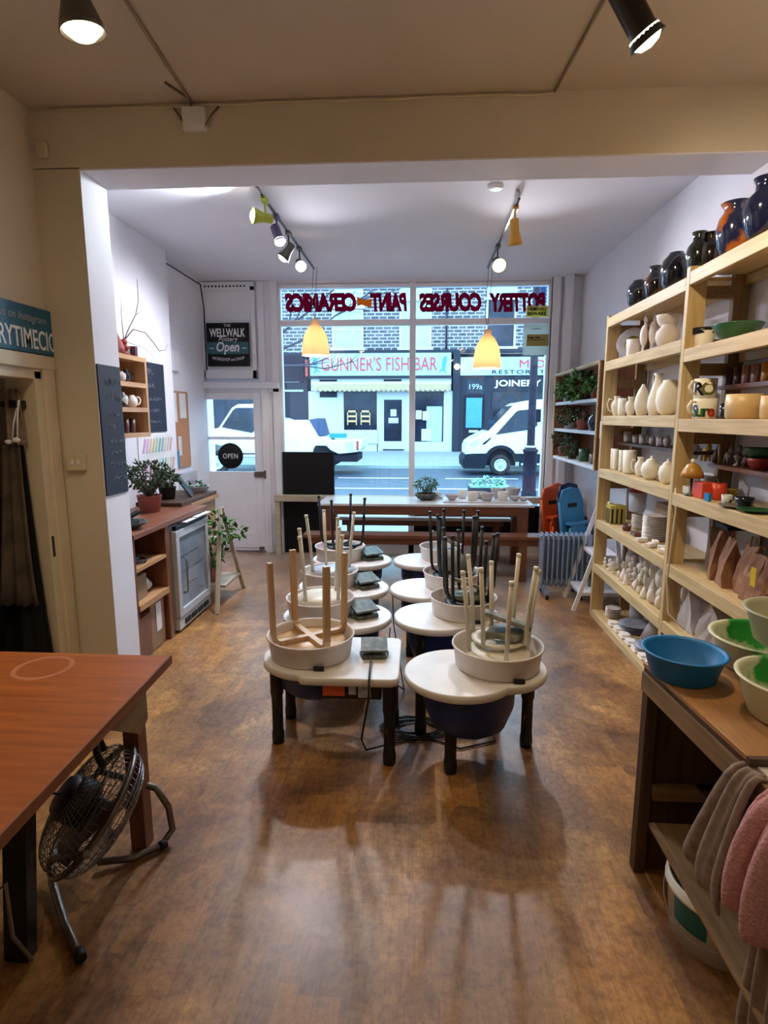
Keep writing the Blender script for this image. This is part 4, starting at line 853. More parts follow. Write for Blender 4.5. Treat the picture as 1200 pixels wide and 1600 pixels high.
# white ladder plant stand, right
aframe('plant_ladder', 'white A-frame ladder stand between the radiator and the pine shelving', [(1.36,5.26,0),(1.62,5.26,.86),(1.34,4.86,0),(1.60,4.86,.86),(1.76,5.26,0),(1.66,5.26,.86),(1.76,4.86,0),(1.64,4.86,.86)], 'gloss_white', [(1.50,1.70,4.88,5.24,.46,.49), (1.40,1.75,4.88,5.24,.13,.16)])
plant('potted_plant', 'small dark plant in a navy pot on the lower shelf of the right ladder stand', (1.56, 5.08, .16), .06, .10, 'vase_navy', (0, 0, .14), (.09,.09,.06), 110, .05, 'leaf_dark', 71, 5, .004)

# ================================================================== POTTERY WHEELS
ZTOP = .45
def rayout(c, shapes, n=96):
    out = []
    for i in range(n):
        a = 2*pi*i/n; d = (cos(a), sin(a)); best = 0
        for s in shapes:
            if s[0] == 'c':
                _, cx_, cy_, r = s; ox, oy = c[0]-cx_, c[1]-cy_; b = ox*d[0]+oy*d[1]; q = b*b-(ox*ox+oy*oy-r*r)
                if q > 0: best = max(best, -b+sqrt(q))
            else:
                _, x0, x1, y0, y1, rr = s; lo, hi = 0, 2
                for _k in range(24):
                    m_ = (lo+hi)/2; x = c[0]+d[0]*m_; y = c[1]+d[1]*m_
                    dx = max(x0+rr-x, 0, x-x1+rr); dy = max(y0+rr-y, 0, y-y1+rr)
                    if dx*dx+dy*dy <= rr*rr: lo = m_
                    else: hi = m_
                best = max(best, lo)
        out.append((c[0]+d[0]*best, c[1]+d[1]*best))
    return out
def slab(poly, z0, z1, e=.006):
    n = len(poly); cx_ = sum(p[0] for p in poly)/n; cy_ = sum(p[1] for p in poly)/n
    def ring(k, z): return [(cx_+(p[0]-cx_)*k, cy_+(p[1]-cy_)*k, z) for p in poly]
    vs = ring(.98, z0)+ring(1, z0+e)+ring(1, z1-e)+ring(1-e*3, z1)
    fs = [tuple(range(n-1, -1, -1)), tuple(range(3*n, 4*n))]
    for j in range(3): fs += [(j*n+i, j*n+(i+1) % n, (j+1)*n+(i+1) % n, (j+1)*n+i) for i in range(n)]
    m = M().add(vs, fs); 
    for i in range(2, len(m.sm)): m.sm[i] = True
    return m
def wheel(label, pan, disc, pr, dr_, square=None, legs=(), big_housing=True):
    t = T('pottery_wheel', label, 'pottery wheel', ((pan[0]+disc[0])/2, (pan[1]+disc[1])/2, 0))
    shapes = [('c', pan[0], pan[1], pr+.02)]+([('c', disc[0], disc[1], dr_)] if not square else [('r', *square, .035)])
    mid = ((pan[0]+disc[0])/2, (pan[1]+disc[1])/2)
    O('tabletop', slab(rayout(mid, shapes), ZTOP-.04, ZTOP), 'cream_top', t)
    h = .11; z = ZTOP
    O('splash_pan', M().lathe([(0,z+.002),(pr*.90,z+.002),(pr*.92,z+.012),(pr*.97,z+h-.012),(pr*1.01,z+h-.004),(pr*1.0,z+h+.004),(pr*.975,z+h+.004),(pr*.95,z+h-.01),(pr*.90,z+.02),(0,z+.016)], (pan[0], pan[1], 0), 48), 'pan_plastic', t)
    O('pan_notch', M().box(pan[0]+.05, pan[0]+.10, pan[1]-pr*.96, pan[1]-pr*.90, z+.003, z+.022), 'black_plastic', t)
    O('wheel_head', M().lathe([(0,z+.02),(.13,z+.02),(.132,z+.034),(0,z+.034)], (pan[0], pan[1], 0), 32), 'steel', t)
    if big_housing: O('motor_housing', M().lathe([(0,.14),(.10,.15),(.17,.20),(.205,.30),(.21,ZTOP-.041)], (disc[0]+(pan[0]-disc[0])*.25, disc[1], 0), 32, sx=1.0+abs(pan[0]-disc[0])*.3), 'navy_plastic', t)
    for lx, ly in legs: O('leg', M().lathe([(0,0),(.030,0),(.032,.03),(.031,.06),(.028,.065),(.028,.25),(.033,.27),(.033,ZTOP-.041)], (lx, ly, 0), 16), 'black_leg', t)
    return t
L1 = wheel('nearest left pottery wheel, with a square-ended cream table and wooden stool in its pan', (-.545, 2.78), (-.30, 2.76), .222, .2, (-.56, -.085, 2.50, 3.02), [(-.71,2.70),(-.13,2.55),(-.13,2.96),(-.70,2.95)], False)
O('motor_housing', M().lathe([(0,.27),(.17,.28),(.205,.31),(.215,ZTOP-.041)], (-.50, 2.78, 0), 32), 'navy_plastic', L1)
O('control_box', M().box(-.46, -.17, 2.565, 2.85, .315, ZTOP-.041), 'black_plastic', L1, bevel=.006)
O('warning_label', M().box(-.45, -.345, 2.555, 2.565, .335, ZTOP-.048), 'label_orange', L1, bevel=.002)
O('socket', M().box(-.325, -.29, 2.555, 2.565, .345, .39).box(-.28,-.22,2.556,2.565,.33,.395).lathe([(0,0),(.016,0),(.016,.012),(0,.012)], (-.25, 2.556, .362), 14, axis=(0,-1,0)), 'cool_inside', L1)
R1 = wheel('nearest right pottery wheel, with a round cream table and two upturned stools', (.39, 2.70), (.20, 2.62), .22, .262, None, [(.16,2.50),(.555,2.74),(.02,2.82),(.42,2.92)])
wheel('second left pottery wheel from the camera', (-.60, 3.39), (-.41, 3.38), .21, .25, None, [(-.72,3.30),(-.30,3.22),(-.3,3.52)])
wheel('third left pottery wheel from the camera', (-.64, 4.02), (-.46, 3.98), .205, .25, None, [(-.76,3.95),(-.35,3.82),(-.35,4.12)])
wheel('farthest left pottery wheel, with a black stool in its pan', (-.675, 4.82), (-.48, 4.79), .215, .25, None, [(-.8,4.75),(-.38,4.63),(-.38,4.92)])
wheel('second right pottery wheel from the camera', (.28, 3.45), (.11, 3.40), .205, .255, None, [(.42,3.4),(.02,3.24),(.02,3.55)])
wheel('third right pottery wheel from the camera', (.245, 4.04), (.05, 3.98), .21, .25, None, [(.38,3.98),(-.05,3.83),(-.05,4.12)])
wheel('farthest right pottery wheel, before the window bench', (.20, 4.86), (.03, 4.80), .19, .24, None, [(.3,4.8),(-.06,4.65),(-.06,4.94)])
# stools, upside down
def ply_stool(label, x, y, rz, z0, z1, s):
    t = T('stool', label, 'stool', (x, y, z0), world=False)
    O('seat', M().lathe([(0,0),(s*.9,0),(s*.92,.006),(s*.9,.014),(0,.014)], (0,0,0), 36), 'ply_birch_x', t)
    for k in range(4):
        a = k*pi/2; d = Vector((cos(a), sin(a), 0)); H = z1-z0
        pts = [d*.004+Vector((0,0,.026)), d*s*.86+Vector((0,0,.028)), d*s*.97+Vector((0,0,.042)), d*s+Vector((0,0,.07)), d*s*1.04+Vector((0,0,H))]
        m = M()
        for p, q in zip(pts, pts[1:]):
            e = (q-p).normalized()*.004; m.bar(p-e, q+e, .032, .022, up=d.cross(Vector((0,0,1))).cross(q-p))
        O('leg', m, 'ply_birch_z', t)
    t.rotation_euler = (0, 0, rz); return t
def rod_stool(label, x, y, rz, z0, z1, s, m, r=.011, bent=False, seat=True, group=None):
    t = T('stool', label, 'stool', (x, y, z0), group, world=False); H = z1-z0
    if seat: O('seat', M().lathe([(0,0),(.145,0),(.155,.01),(.15,.028),(0,.03)], (0,0,0), 32), m, t)
    else: O('seat', M().lathe([(.09,0),(.13,0),(.135,.012),(.09,.012),(.09,0)], (0,0,.012), 28), m, t)
    for k in range(4):
        d = Vector((cos(pi/4+k*pi/2), sin(pi/4+k*pi/2), 0))*s*sqrt(2)
        pts = [d*.78+Vector((0,0,.025)), d*.86+Vector((0,0,H*.5)), d+Vector((0,0,H))] if not bent else [d*.1+Vector((0,0,.03)), d*.6+Vector((0,0,.03)), d*.82+Vector((0,0,.045)), d*.9+Vector((0,0,.09)), d*.94+Vector((0,0,H*.5)), d+Vector((0,0,H))]
        O('leg', M().tube(pts, r, 9), m, t)
        O('foot_cap', M().lathe([(0,0),(r*1.15,0),(r*1.15,.02),(0,.02)], d+Vector((0,0,H-.018)), 10), m, t)
    t.rotation_euler = (0, 0, rz); return t
ply_stool('upturned bent-plywood stool resting in the nearest left wheel pan', -.555, 2.81, radians(35), .505, .945, .198)
rod_stool('lower of two stacked cream stools upturned on the nearest right wheel', .395, 2.70, radians(-38), .50, .925, .130, 'stool_white')
rod_stool('upper of two stacked cream stools upturned on the nearest right wheel', .405, 2.78, radians(8), .535, .955, .132, 'stool_white', seat=False)
rod_stool('cream upturned stool on the second left wheel', -.60, 3.42, radians(12), .53, .96, .125, 'stool_white', group=None)
rod_stool('cream upturned stool on the third left wheel', -.63, 4.03, radians(-20), .53, .97, .125, 'stool_white')
rod_stool('black upturned stool on the farthest left wheel', -.66, 4.84, radians(30), .53, .98, .15, 'black_metal', bent=True, seat=False)
rod_stool('black upturned stool on the second right wheel', .30, 3.47, radians(10), .50, .965, .125, 'black_metal', bent=True, seat=False)
rod_stool('black upturned stool stacked over another on the second right wheel', .32, 3.42, radians(-22), .53, .95, .125, 'black_metal', bent=True, seat=False)
rod_stool('black upturned stool on the third right wheel', .24, 4.08, radians(14), .50, .97, .13, 'black_metal', bent=True, seat=False)
rod_stool('second black upturned stool on the third right wheel', .28, 4.04, radians(-12), .53, .985, .125, 'black_metal', bent=True, seat=False)
O('blue_stool_seat', M().lathe([(0,0),(.15,0),(.16,.008),(0,.012)], (-.62, 4.02, .556), 28), 'cool_inside', label='pale blue round seat pad in the third left wheel pan', cat='seat pad')
# foot pedals
def pedal(label, x, y, z, rz, s=1, bare=False):
    t = T('foot_pedal', label, 'pedal', (x, y, z), 'wheel foot pedals', world=False)
    O('base', M().prism([(-.06*s,-.06*s),(.06*s,-.06*s),(.075*s,0),(.055*s,.07*s),(-.055*s,.07*s),(-.075*s,0)], 0, .022*s), 'pedal_grey', t, bevel=.006)
    O('mechanism', M().box(-.045*s,-.03*s,-.02*s,.03*s,.022*s,.05*s).box(.03*s,.045*s,-.02*s,.03*s,.022*s,.05*s).box(-.03*s,.03*s,.0,.02*s,.022*s,.045*s), 'black_metal', t)
    O('tread', M().bar((0,-.06*s,.042*s), (0,.07*s,.066*s), .135*s, .012*s), 'pedal_grey', t, bevel=.003)
    t.rotation_euler = (0, 0, rz); return t
pedal('foot pedal standing on the square-ended table of the nearest left wheel', -.22, 2.78, ZTOP, radians(5))
pedal('foot pedal lying on the second left wheel table', -.33, 3.36, ZTOP, radians(30), 1.15)
pedal('foot pedal lying on the third left wheel table', -.37, 3.98, ZTOP, radians(30), 1.2)
pedal('foot pedal lying on the farthest left wheel table', -.40, 4.80, ZTOP, radians(30), 1.3)
def bat(label, x, y, z, tilt, rz, s):
    t = T('foot_pedal', label, 'pedal', (x, y, z), 'wheel foot pedals', world=False)
    O('base', M().prism([(-.08*s,-.06*s),(.07*s,-.07*s),(.09*s,.03*s),(.02*s,.09*s),(-.08*s,.06*s)], 0, .03*s), 'bat_slate', t, bevel=.006)
    O('tread', M().bar((-.10*s,-.02*s,.06*s+tilt), (.11*s,.03*s,.05*s), .13*s, .02*s, up=(0,.2,1)), 'bat_slate', t, bevel=.005)
    t.rotation_euler = (0, 0, rz); return t
bat('grey-green foot pedal lying on the stools of the nearest right wheel', .44, 2.78, .57, .05, radians(-25), 1.05)
bat('grey foot pedal on the black stools of the second right wheel', .30, 3.42, .556, .07, radians(-10), 1.0)
bat('grey foot pedal leaning in the farthest right wheel pan', .22, 4.86, .50, .12, radians(-10), 1.1)
O('round_bat', M().lathe([(0,0),(.11,0),(.11,.012),(0,.012)], (.245, 4.03, .60), 28, axis=(.2,-.9,.35)), 'bat_slate', label='grey-green round board propped among the black stool legs', cat='board')
# cables on the floor
def coil(cx_, cy_, r, n, seed, rr=.004):
    R = random.Random(seed); pts = []
    for i in range(n*14):
        a = i*2*pi/14; k = r*(.75+.25*sin(i*.11+seed)+.08*R.random()); pts.append((cx_+k*cos(a)+.03*sin(i*.05), cy_+k*.62*sin(a), .006+.0012*(i/14)+.003*R.random()))
    return pts
O('power_cable', M().tube(coil(-.02, 2.86, .19, 6, 2), .005, 6), 'cable_black', label='coiled black power cable on the floor between the two nearest wheels', cat='cable')
O('power_cable', M().tube([(-.23,2.70,.47),(-.22,2.47,.46),(-.22,2.455,.38),(-.26,2.50,.15),(-.25,2.62,.02),(-.10,2.72,.008),(.05,2.78,.008),(.22,2.68,.008),(.40,2.76,.008),(.40,2.92,.008),(.30,2.97,.008)], .005, 6), 'cable_black', label='black cable hanging from the foot pedal at the square-ended table', cat='cable')
O('power_cable', M().tube([(-.16,3.2,.44),(-.17,3.14,.3),(-.14,3.2,.1),(-.08,3.3,.008),(-.13,3.8,.008),(-.17,3.9,.2),(-.18,3.95,.40)], .004, 6), 'cable_black', label='black cable hanging between the second pair of wheels', cat='cable')

# ================================================================== PINE SHELVING (right)
SF, SB = 1.47, 1.785
def bay(label, y0, y1, zs, post0=True):
    t = T('shelving_bay', label, 'shelving', (1.62, (y0+y1)/2, 0))
    for k, z in enumerate(zs):
        O('shelf_board', M().box(SF+.012, SB, y0, y1, z-.02, z), 'pine_y', t)
        O('front_rail', M().box(SF-.012, SF+.022, y0, y1, z-.07, z+.001), 'pine_y', t, bevel=.003)
        O('rear_rail', M().box(SB-.03, SB, y0, y1, z-.07, z-.021), 'pine_y', t)
    return t
far = bay('far bay of tall pine shelving holding white bisque pottery', 3.435, 4.76, (2.41, 2.08, 1.66, 1.24, .82, .45, .05))
near = bay('near bay of tall pine shelving holding painted pots and paper bags', 1.2, 3.39, (2.43, 2.02, 1.64, 1.22, .80, .45))
def post(t, y0, y1, zt):
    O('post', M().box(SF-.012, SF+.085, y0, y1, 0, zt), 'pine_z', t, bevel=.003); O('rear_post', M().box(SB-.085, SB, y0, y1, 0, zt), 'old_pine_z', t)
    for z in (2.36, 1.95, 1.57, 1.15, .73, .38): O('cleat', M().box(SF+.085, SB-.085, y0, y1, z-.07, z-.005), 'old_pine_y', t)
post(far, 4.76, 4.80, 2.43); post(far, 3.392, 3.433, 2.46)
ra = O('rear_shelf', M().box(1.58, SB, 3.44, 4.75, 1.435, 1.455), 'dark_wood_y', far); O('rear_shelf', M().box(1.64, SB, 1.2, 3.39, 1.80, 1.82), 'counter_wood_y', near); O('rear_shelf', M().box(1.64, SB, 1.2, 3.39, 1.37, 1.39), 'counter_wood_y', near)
O('cord', M().tube([(1.465,3.37,1.25),(1.46,3.33,1.12),(1.455,3.345,.9),(1.455,3.36,.7),(1.46,3.32,.52),(1.50,3.2,.47)], .005, 6), 'stool_white', label='cream cord hanging down the middle shelving post', cat='cord')
O('cord_switch', M().bar((1.47,4.811,1.62),(1.47,4.811,1.48), .022, .022), 'white_paint', label='white hanging cord switch at the far shelving post', cat='switch', bevel=.005)
def row(items, z, xdef=1.54):
    for it in items:
        u, wpx, hpx, fn = it[:4]; x = it[4] if len(it) > 4 else xdef
        y = yat(u, x, z); y = min(y, 4.69) if u < 1055 and z < 2.4 else y; d = pix((x, y, z))[2]; fn(x, y, z+.001, wpx*d/F/2, hpx*d/F)
def vs(name, label, cat, prof, m, **kw): return lambda x, y, z, r, h: V(name, label, cat, prof, x, y, z, r, h, m, **kw)
def fg(label, kind, m, cat='figurine'): return lambda x, y, z, r, h: O('figurine', fig(kind, x, y, z, h, r*2), m, label=label, cat=cat)
def bx_(name, label, cat, m, dx=.5): return lambda x, y, z, r, h: O(name, M().box(x-r*dx, x+r*dx, y-r, y+r, z, z+h), m, label=label, cat=cat, bevel=.004)
# top row of glazed vases
TG = None
row([(996,33,42,vs('vase','squat black vase, farthest of the row on top of the shelving','vase','vase_squat','vase_black')),
     (1021,31,51,vs('vase','small brown and black vase, second from the far end on top','vase','vase_neck','vase_brown')),
     (1053,42,56,vs('vase','round glossy black vase, third from the far end on top','vase','vase_squat','vase_navy'))], 2.411)
row([(1088,36,64,vs('vase','black vase with green lower half and short neck, on top above the middle post','vase','vase_neck','vase_green')),
     (1107,40,62,vs('vase','brown-green vase with blue neck, partly behind the orange and blue vase','vase','vase_neck','vase_brown'), 1.60),
     (1143,52,80,vs('vase','vase with flared rim, blue above and orange below','vase','vase_flare','vase_orange')),
     (1190,62,94,vs('vase','largest blue-black vase with orange patch, nearest on top of the shelving','vase','vase_neck','vase_mixed'))], 2.431)
# far bay, shelf 1
pl_ = lambda x, y, z, r, h: (lambda t: (O('plate_body', M().lathe([(0,0),(r*.5,0),(r*.6,.01),(r,.03),(r,.036),(r*.55,.014),(0,.012)], (x+.05,y+.03,z+r), 32, axis=(-.6,-.75,.25)), mat('plate_pale', (206, 204, 206), .3), t), O('painted_flowers', M().lathe([(0,.015),(r*.5,.018),(r*.5,.02),(0,.0185)], (x+.05,y+.03,z+r), 20, axis=(-.6,-.75,.25)), 'flower_yellow', t)))(T('plate', 'grey plate with painted yellow flowers standing at the far end of the top inner shelf', 'plate', (x, y, z)))
row([(979,46,60,pl_,1.54),(990,24,26,vs('pot','small pinkish bisque pot in front of the flowered plate','pot','cup','bisque')),
     (1004,18,62,fg('tall bisque rabbit-eared duck figurine, left of a pair on the second shelf','duck','bisque')),
     (1018,20,68,fg('tall bisque rabbit-eared duck figurine, right of a pair on the second shelf','duck','bisque'),1.58),
     (1042,36,34,vs('bowl','lower bisque lidded bowl beside the rabbit figurines','bowl','moon','bisque'))], 2.081)
y_ = yat(1044, 1.56, 2.2); V('bowl', 'upper wide bisque bowl stacked on the lidded bowl', 'bowl', 'deep_bowl', 1.56, y_, 2.21, .075, .075, 'bisque')
row([(1098,30,27,vs('pot','small white pot with a black rim on the top inner shelf of the near bay','pot','cup','bisque_cream'),1.56),
     (1150,72,30,vs('bowl','wide green bowl on the top inner shelf of the near bay','bowl','bowl','green_glaze'),1.62)], 2.021)
y_ = yat(1098, 1.56, 2.1); O('pot_rim', M().lathe([(.0635,0),(.066,.0),(.066,.032),(.055,.034),(.055,.03),(.0635,0)], (1.56, y_, 2.103), 26), 'black_metal', label='black rim ring around the top of the small white pot', cat='cover')  # black rim of the white pot, made as its own ring
# far bay, shelf 2 (1.66)
SH = 'third shelf of the far bay'
row([(959,17,30,vs('jug','white bisque pitcher at the far end of the '+SH,'jug','vase_neck','bisque_cream',hd=2.5)),
     (971,13,27,vs('cup','plain white cup second on the '+SH,'cup','cup','bisque_cream')),
     (984,15,29,vs('creamer','small white creamer third on the '+SH,'jug','vase_neck','bisque_cream',hd=2.5)),
     (1002,24,48,vs('lidded_jar','white egg-shaped lidded jar on the '+SH,'jar','egg','bisque_cream')),
     (1017,22,42,fg('black and white striped animal figurine behind the white vases','animal','patterned'),1.70),
     (1025,28,64,vs('vase','tall white bottle vase on the '+SH,'vase','bottle','bisque_cream')),
     (1043,38,54,vs('vase','large round white vase at the near end of the '+SH,'vase','moon','bisque_cream'),1.57)], 1.661)
row([(1100,34,31,vs('letter_mug','large white mug with multicoloured painted letters, lower of the stacked pair','mug','mug','bisque_cream',hd=-2.9)),
     (1074,14,20,fg('small brown figurine against the middle post','animal','dark_mug')),
     (1129,11,24,vs('cup','small dark blue glazed cup beside the lettered mugs','cup','cup','vase_navy')),
     (1161,54,38,vs('planter','large beige glazed planter pot on the third shelf of the near bay','pot','pot','pot_beige')),
     (1205,34,36,vs('planter','beige pot with blue decoration at the right edge of the photo','pot','pot','pot_beige')),
     (1098,28,34,lambda x,y,z,r,h: O('card', M().box(x,x+.01,y-.09,y+.09,z,z+.16), 'lilac_card', label='plain lilac-grey card standing behind the lettered mugs', cat='card'),1.76)], 1.641)
y_ = yat(1101, 1.54, 1.75); zz = 1.641+31*pix((1.54,y_,1.7))[2]/F
rr_ = 17*pix((1.54,y_,1.7))[2]/F
mg = V('letter_mug', 'white mug painted with large letters R and O, stacked on top', 'mug', 'mug', 1.54, y_, zz+.001, rr_*.96, .105, 'bisque_cream', hd=-2.9)
def arc_text(parent, s, size, ang, m, zc, R):
    tm = text(s, size, (0,0,0), (1,0,0), (0,0,1), depth=.003, offset=.003); d = Vector((sin(ang), -cos(ang), 0)); side = Vector((cos(ang), sin(ang), 0)); o = WO[parent.name]
    v2 = [Vector((o.x, o.y, zc+v.z))+(d*cos(v.x/R)+side*sin(v.x/R))*(R+.0015) for v in tm.v]; k = M(); k.add(v2, tm.f); O('lettering', k, m, parent)
arc_text(mg, 'R', .095, radians(-62), mat('letter_plum', (52, 30, 66), .4), zz+.02, rr_*.96); arc_text(mg, 'O', .095, radians(-8), mat('letter_olive', (150, 150, 70), .4), zz+.02, rr_*.96)
lowmug = [o for o in bpy.data.objects if o.name.startswith('letter_mug') and o.type == 'EMPTY' and 'lower' in o.get('label', '')][0]
ml = WO[lowmug.name]; Rm = 17*pix(ml)[2]/F
for s, a_, mm in (('S', -78, 'tub_blue'), ('u', -50, 'leaf_green'), ('r', -22, 'green_glaze'), ('e', 6, 'coral_glaze')): arc_text(lowmug, s, .085, radians(a_), mm, 1.655, Rm)
# far bay shelf 3 (1.24)
SH = 'fourth shelf of the far bay'
row([(952,9,32,vs('tumbler','tall cream tumbler at the far end of the '+SH,'tumbler','cup','bisque_cream')),
     (961,9,32,vs('tumbler','tall cream tumbler second from the far end of the '+SH,'tumbler','cup','bisque_cream')),
     (970,9,33,vs('tumbler','tall cream tumbler third from the far end of the '+SH,'tumbler','cup','bisque_cream')),
     (982,20,36,vs('vase','wide cream straight vase on the '+SH,'vase','cup','bisque_cream')),
     (999,16,30,vs('creamer','cream creamer with handle on the '+SH,'jug','vase_neck','bisque_cream',hd=2.4)),
     (1016,30,30,vs('teapot','round cream teapot on the '+SH,'teapot','ball','bisque_cream',lid=True)),
     (1041,26,32,vs('teapot','second cream teapot, nearest the middle post on the '+SH,'teapot','ball','bisque_cream',lid=True))], 1.241)
row([(980,12,16,vs('glass','small grey cup at the far end of the dark rear shelf','cup','cup','bisque_grey'),1.635),(993,10,13,vs('glass','second small grey cup on the dark rear shelf','cup','cup','bisque_grey'),1.635),
     (1004,12,15,vs('glass','third small grey cup on the dark rear shelf','cup','cup','bisque_grey'),1.635),(1019,11,16,vs('jug','small grey jug fourth on the dark rear shelf','jug','vase_neck','bisque_grey',hd=2.4),1.635),
     (1031,13,15,vs('glass','fifth small grey cup on the dark rear shelf','cup','cup','bisque_grey'),1.635),(1042,12,18,vs('jug','nearest small grey jug on the dark rear shelf','jug','vase_neck','bisque_grey',hd=2.4),1.635),
     (975,14,28,bx_('picture_card','small white card with a red drawing at the far end of the rear shelf','card','placard',.1),1.76)], 1.456)
row([(1078,28,22,vs('jug','bisque jug behind the small orange lamp','jug','pot','bisque'),1.60),(1104,20,26,vs('mug','pale mug beside the bisque jug on the fourth near shelf','mug','mug','bisque_grey',hd=-1),1.66),
     (1138,26,12,vs('bowl','small yellow bowl on the fourth near shelf','bowl','deep_bowl','yellow_ceramic'),1.68),(1122,22,25,vs('pot','orange-red pot behind the coral box','pot','pot','coral_glaze'),1.58),
     (1100,34,24,bx_('painted_box','coral red painted box with a blue patch on the fourth near shelf','box','coral_glaze',.7)),(1135,16,14,vs('cup','small patterned cup beside the coral box','cup','cup','patterned')),
     (1162,28,18,vs('bowl','dark navy bowl on the fourth near shelf','bowl','deep_bowl','vase_navy')),(1078,22,12,bx_('folded_cloth','cream folded paper below the small lamp','paper','bisque_cream',.7),1.53)], 1.221)
y_ = yat(1108, 1.50, 1.24); O('blue_tile', M().box(1.485, 1.50, y_-.025, y_+.025, 1.222, 1.262), 'tub_blue', label='small blue square tile leaning on the coral box', cat='tile')
ml_ = T('mushroom_lamp', 'small amber mushroom lamp hanging beside the middle post', 'lamp', (1.50, 3.26, 1.222)); 
O('stem', M().lathe([(0,0),(.03,0),(.03,.01),(.008,.02),(.008,.10),(0,.10)], (1.50,3.26,1.222), 16), 'pedal_grey', ml_); O('lamp_shade', M().lathe([(.05,.10),(.06,.10),(.055,.13),(.03,.17),(.01,.18),(0,.18)], (1.50,3.26,1.222), 20), 'ochre_glaze', ml_); O('finial', M().ell((1.50,3.26,1.412), (.012,.012,.014)), 'bisque', ml_)
row([(1150,50,4,vs('plate','flat green-grey plate on the fourth near shelf','plate','bowl','sage_mug'),1.52),(1178,50,5,vs('plate','flat green and red plate nearest on the fourth near shelf','plate','bowl','green_glaze'),1.53)], 1.221)
# near rear shelves: mugs above (1.82), figurines (1.39)
row([(1140,16,26,vs('mug','dark brown mug at the far end of the upper rear shelf','mug','mug','dark_mug',hd=-2.4),1.70),(1153,15,27,vs('mug','reddish-brown mug second on the upper rear shelf','mug','mug','dark_mug',hd=-1),1.70),
     (1166,15,28,vs('mug','pinkish mug with a black handle third on the upper rear shelf','mug','mug','pink_mug',hd=-2),1.70),(1181,16,29,vs('mug','pinkish mug with a pale handle fourth on the upper rear shelf','mug','mug','pink_mug',hd=-2),1.70),(1197,16,31,vs('mug','ochre mug nearest on the upper rear shelf','mug','mug','ochre_glaze',hd=-2),1.70)], 1.821)
row([(1084,16,28,vs('vase','grey vase at the far end of the lower rear shelf','vase','vase_tall','bisque_grey'),1.70),(1102,18,30,fg('ochre standing figurine on the lower rear shelf','animal','ochre_glaze'),1.70),(1118,12,26,fg('dark figurine between the ochre and grey ones on the lower rear shelf','gnome','dark_mug'),1.70),
     (1137,16,30,fg('grey-green figurine on the lower rear shelf','animal','sage_mug'),1.70),(1153,18,34,fg('patterned brown figurine on the lower rear shelf','bust','sage_mug'),1.70),(1166,14,30,fg('dark brown figurine beside the stacked bowls','gnome','dark_mug'),1.72),
     (1188,40,18,vs('bowl','red bowl at the bottom of the stack on the lower rear shelf','bowl','deep_bowl','red_glaze'),1.70)], 1.391)
y_ = yat(1188, 1.70, 1.46); V('bowl', 'green bowl stacked in the red bowl on the lower rear shelf', 'bowl', 'deep_bowl', 1.70, y_, 1.45, .075, .05, 'green_glaze')
# shelf .82
row([(941,9,30,bx_('book','upright white book or box at the far end of the fifth shelf','box','bisque_cream',.8)),(961,22,30,lambda x,y,z,r,h: striped(x,y,z,r,h),1.56),
     (978,12,10,vs('cup','small white-topped dark cup in front of the striped box','cup','cup','dark_mug')),(986,22,6,bx_('tin','small flat dark tin on the fifth shelf','tin','dark_mug',.6)),
     (996,24,34,vs('plate_stack_pot','tall grey cylinder pot behind the plates on the fifth shelf','pot','cup','bisque_grey'),1.68)], .821) if False else None
def striped(x, y, z, r, h):
    t = T('striped_box', 'yellow and black striped box on the fifth shelf of the far bay', 'box', (x, y, z)); O('box_body', M().box(x-.06, x+.06, y-r, y+r, z, z+h), 'placard_yellow', t, bevel=.003)
    m = M()
    for k in range(4): m.box(x-.062, x-.059, y-r*.8+k*r*.45, y-r*.8+k*r*.45+r*.2, z+.005, z+h*.82)
    for k in range(3): m.box(x-.05+k*.035, x-.035+k*.035, y-r-.002, y-r+.001, z+.005, z+h*.82)
    O('stripe', m, 'black_plastic', t)
row([(941,9,30,bx_('white_box','upright white box at the far end of the fifth shelf','box','bisque_cream',.8)),(961,22,28,striped,1.56),
     (979,14,9,vs('cup','small white-topped dark cup in front of the striped box','cup','cup','dark_mug')),(994,20,6,bx_('tin','small flat dark tin on the fifth shelf','tin','dark_mug',.6))], .821)
def stack(label, x, y, z, r, n, dz, m, group):
    for k in range(n): O('plate', M().lathe([(0,0),(r*.6,0),(r,dz*.9),(r,dz*1.15),(r*.6,dz*.35),(0,dz*.3)], (x,y,z+k*dz), 28), m, label=label, cat='plate', group=group)
y_ = yat(1024, 1.62, .9); stack('one of the bisque plates in the tall stack beside the middle post', 1.62, y_, .821, .085, 13, .013, 'bisque', 'tall plate stack on the fifth shelf')
y_ = yat(1000, 1.66, .9); stack('one of the bisque plates in the shorter stack behind the tin', 1.66, y_, .821, .06, 8, .013, 'bisque', 'short plate stack on the fifth shelf')
O('brown_box', M().box(1.68, 1.77, 3.95, 4.15, .821, 1.06), 'card_brown', label='brown cardboard box behind the short plate stack', cat='box', bevel=.003)
wt = T('hanging_bucket', 'small white bucket with a red rim hanging at the far end of the fifth shelf', 'bucket', (1.66, 4.45, .95)); O('bucket_body', vessel('cup', 1.66, 4.45, .94, .065, .15), 'cool_inside', wt); O('red_lining', M().lathe([(.0,0),(.062,.0),(.068,.05),(0,.05)], (1.66,4.45,1.085), 24), 'red_glaze', wt)
BL = ['far-end','second','third','fourth','fifth','nearest']
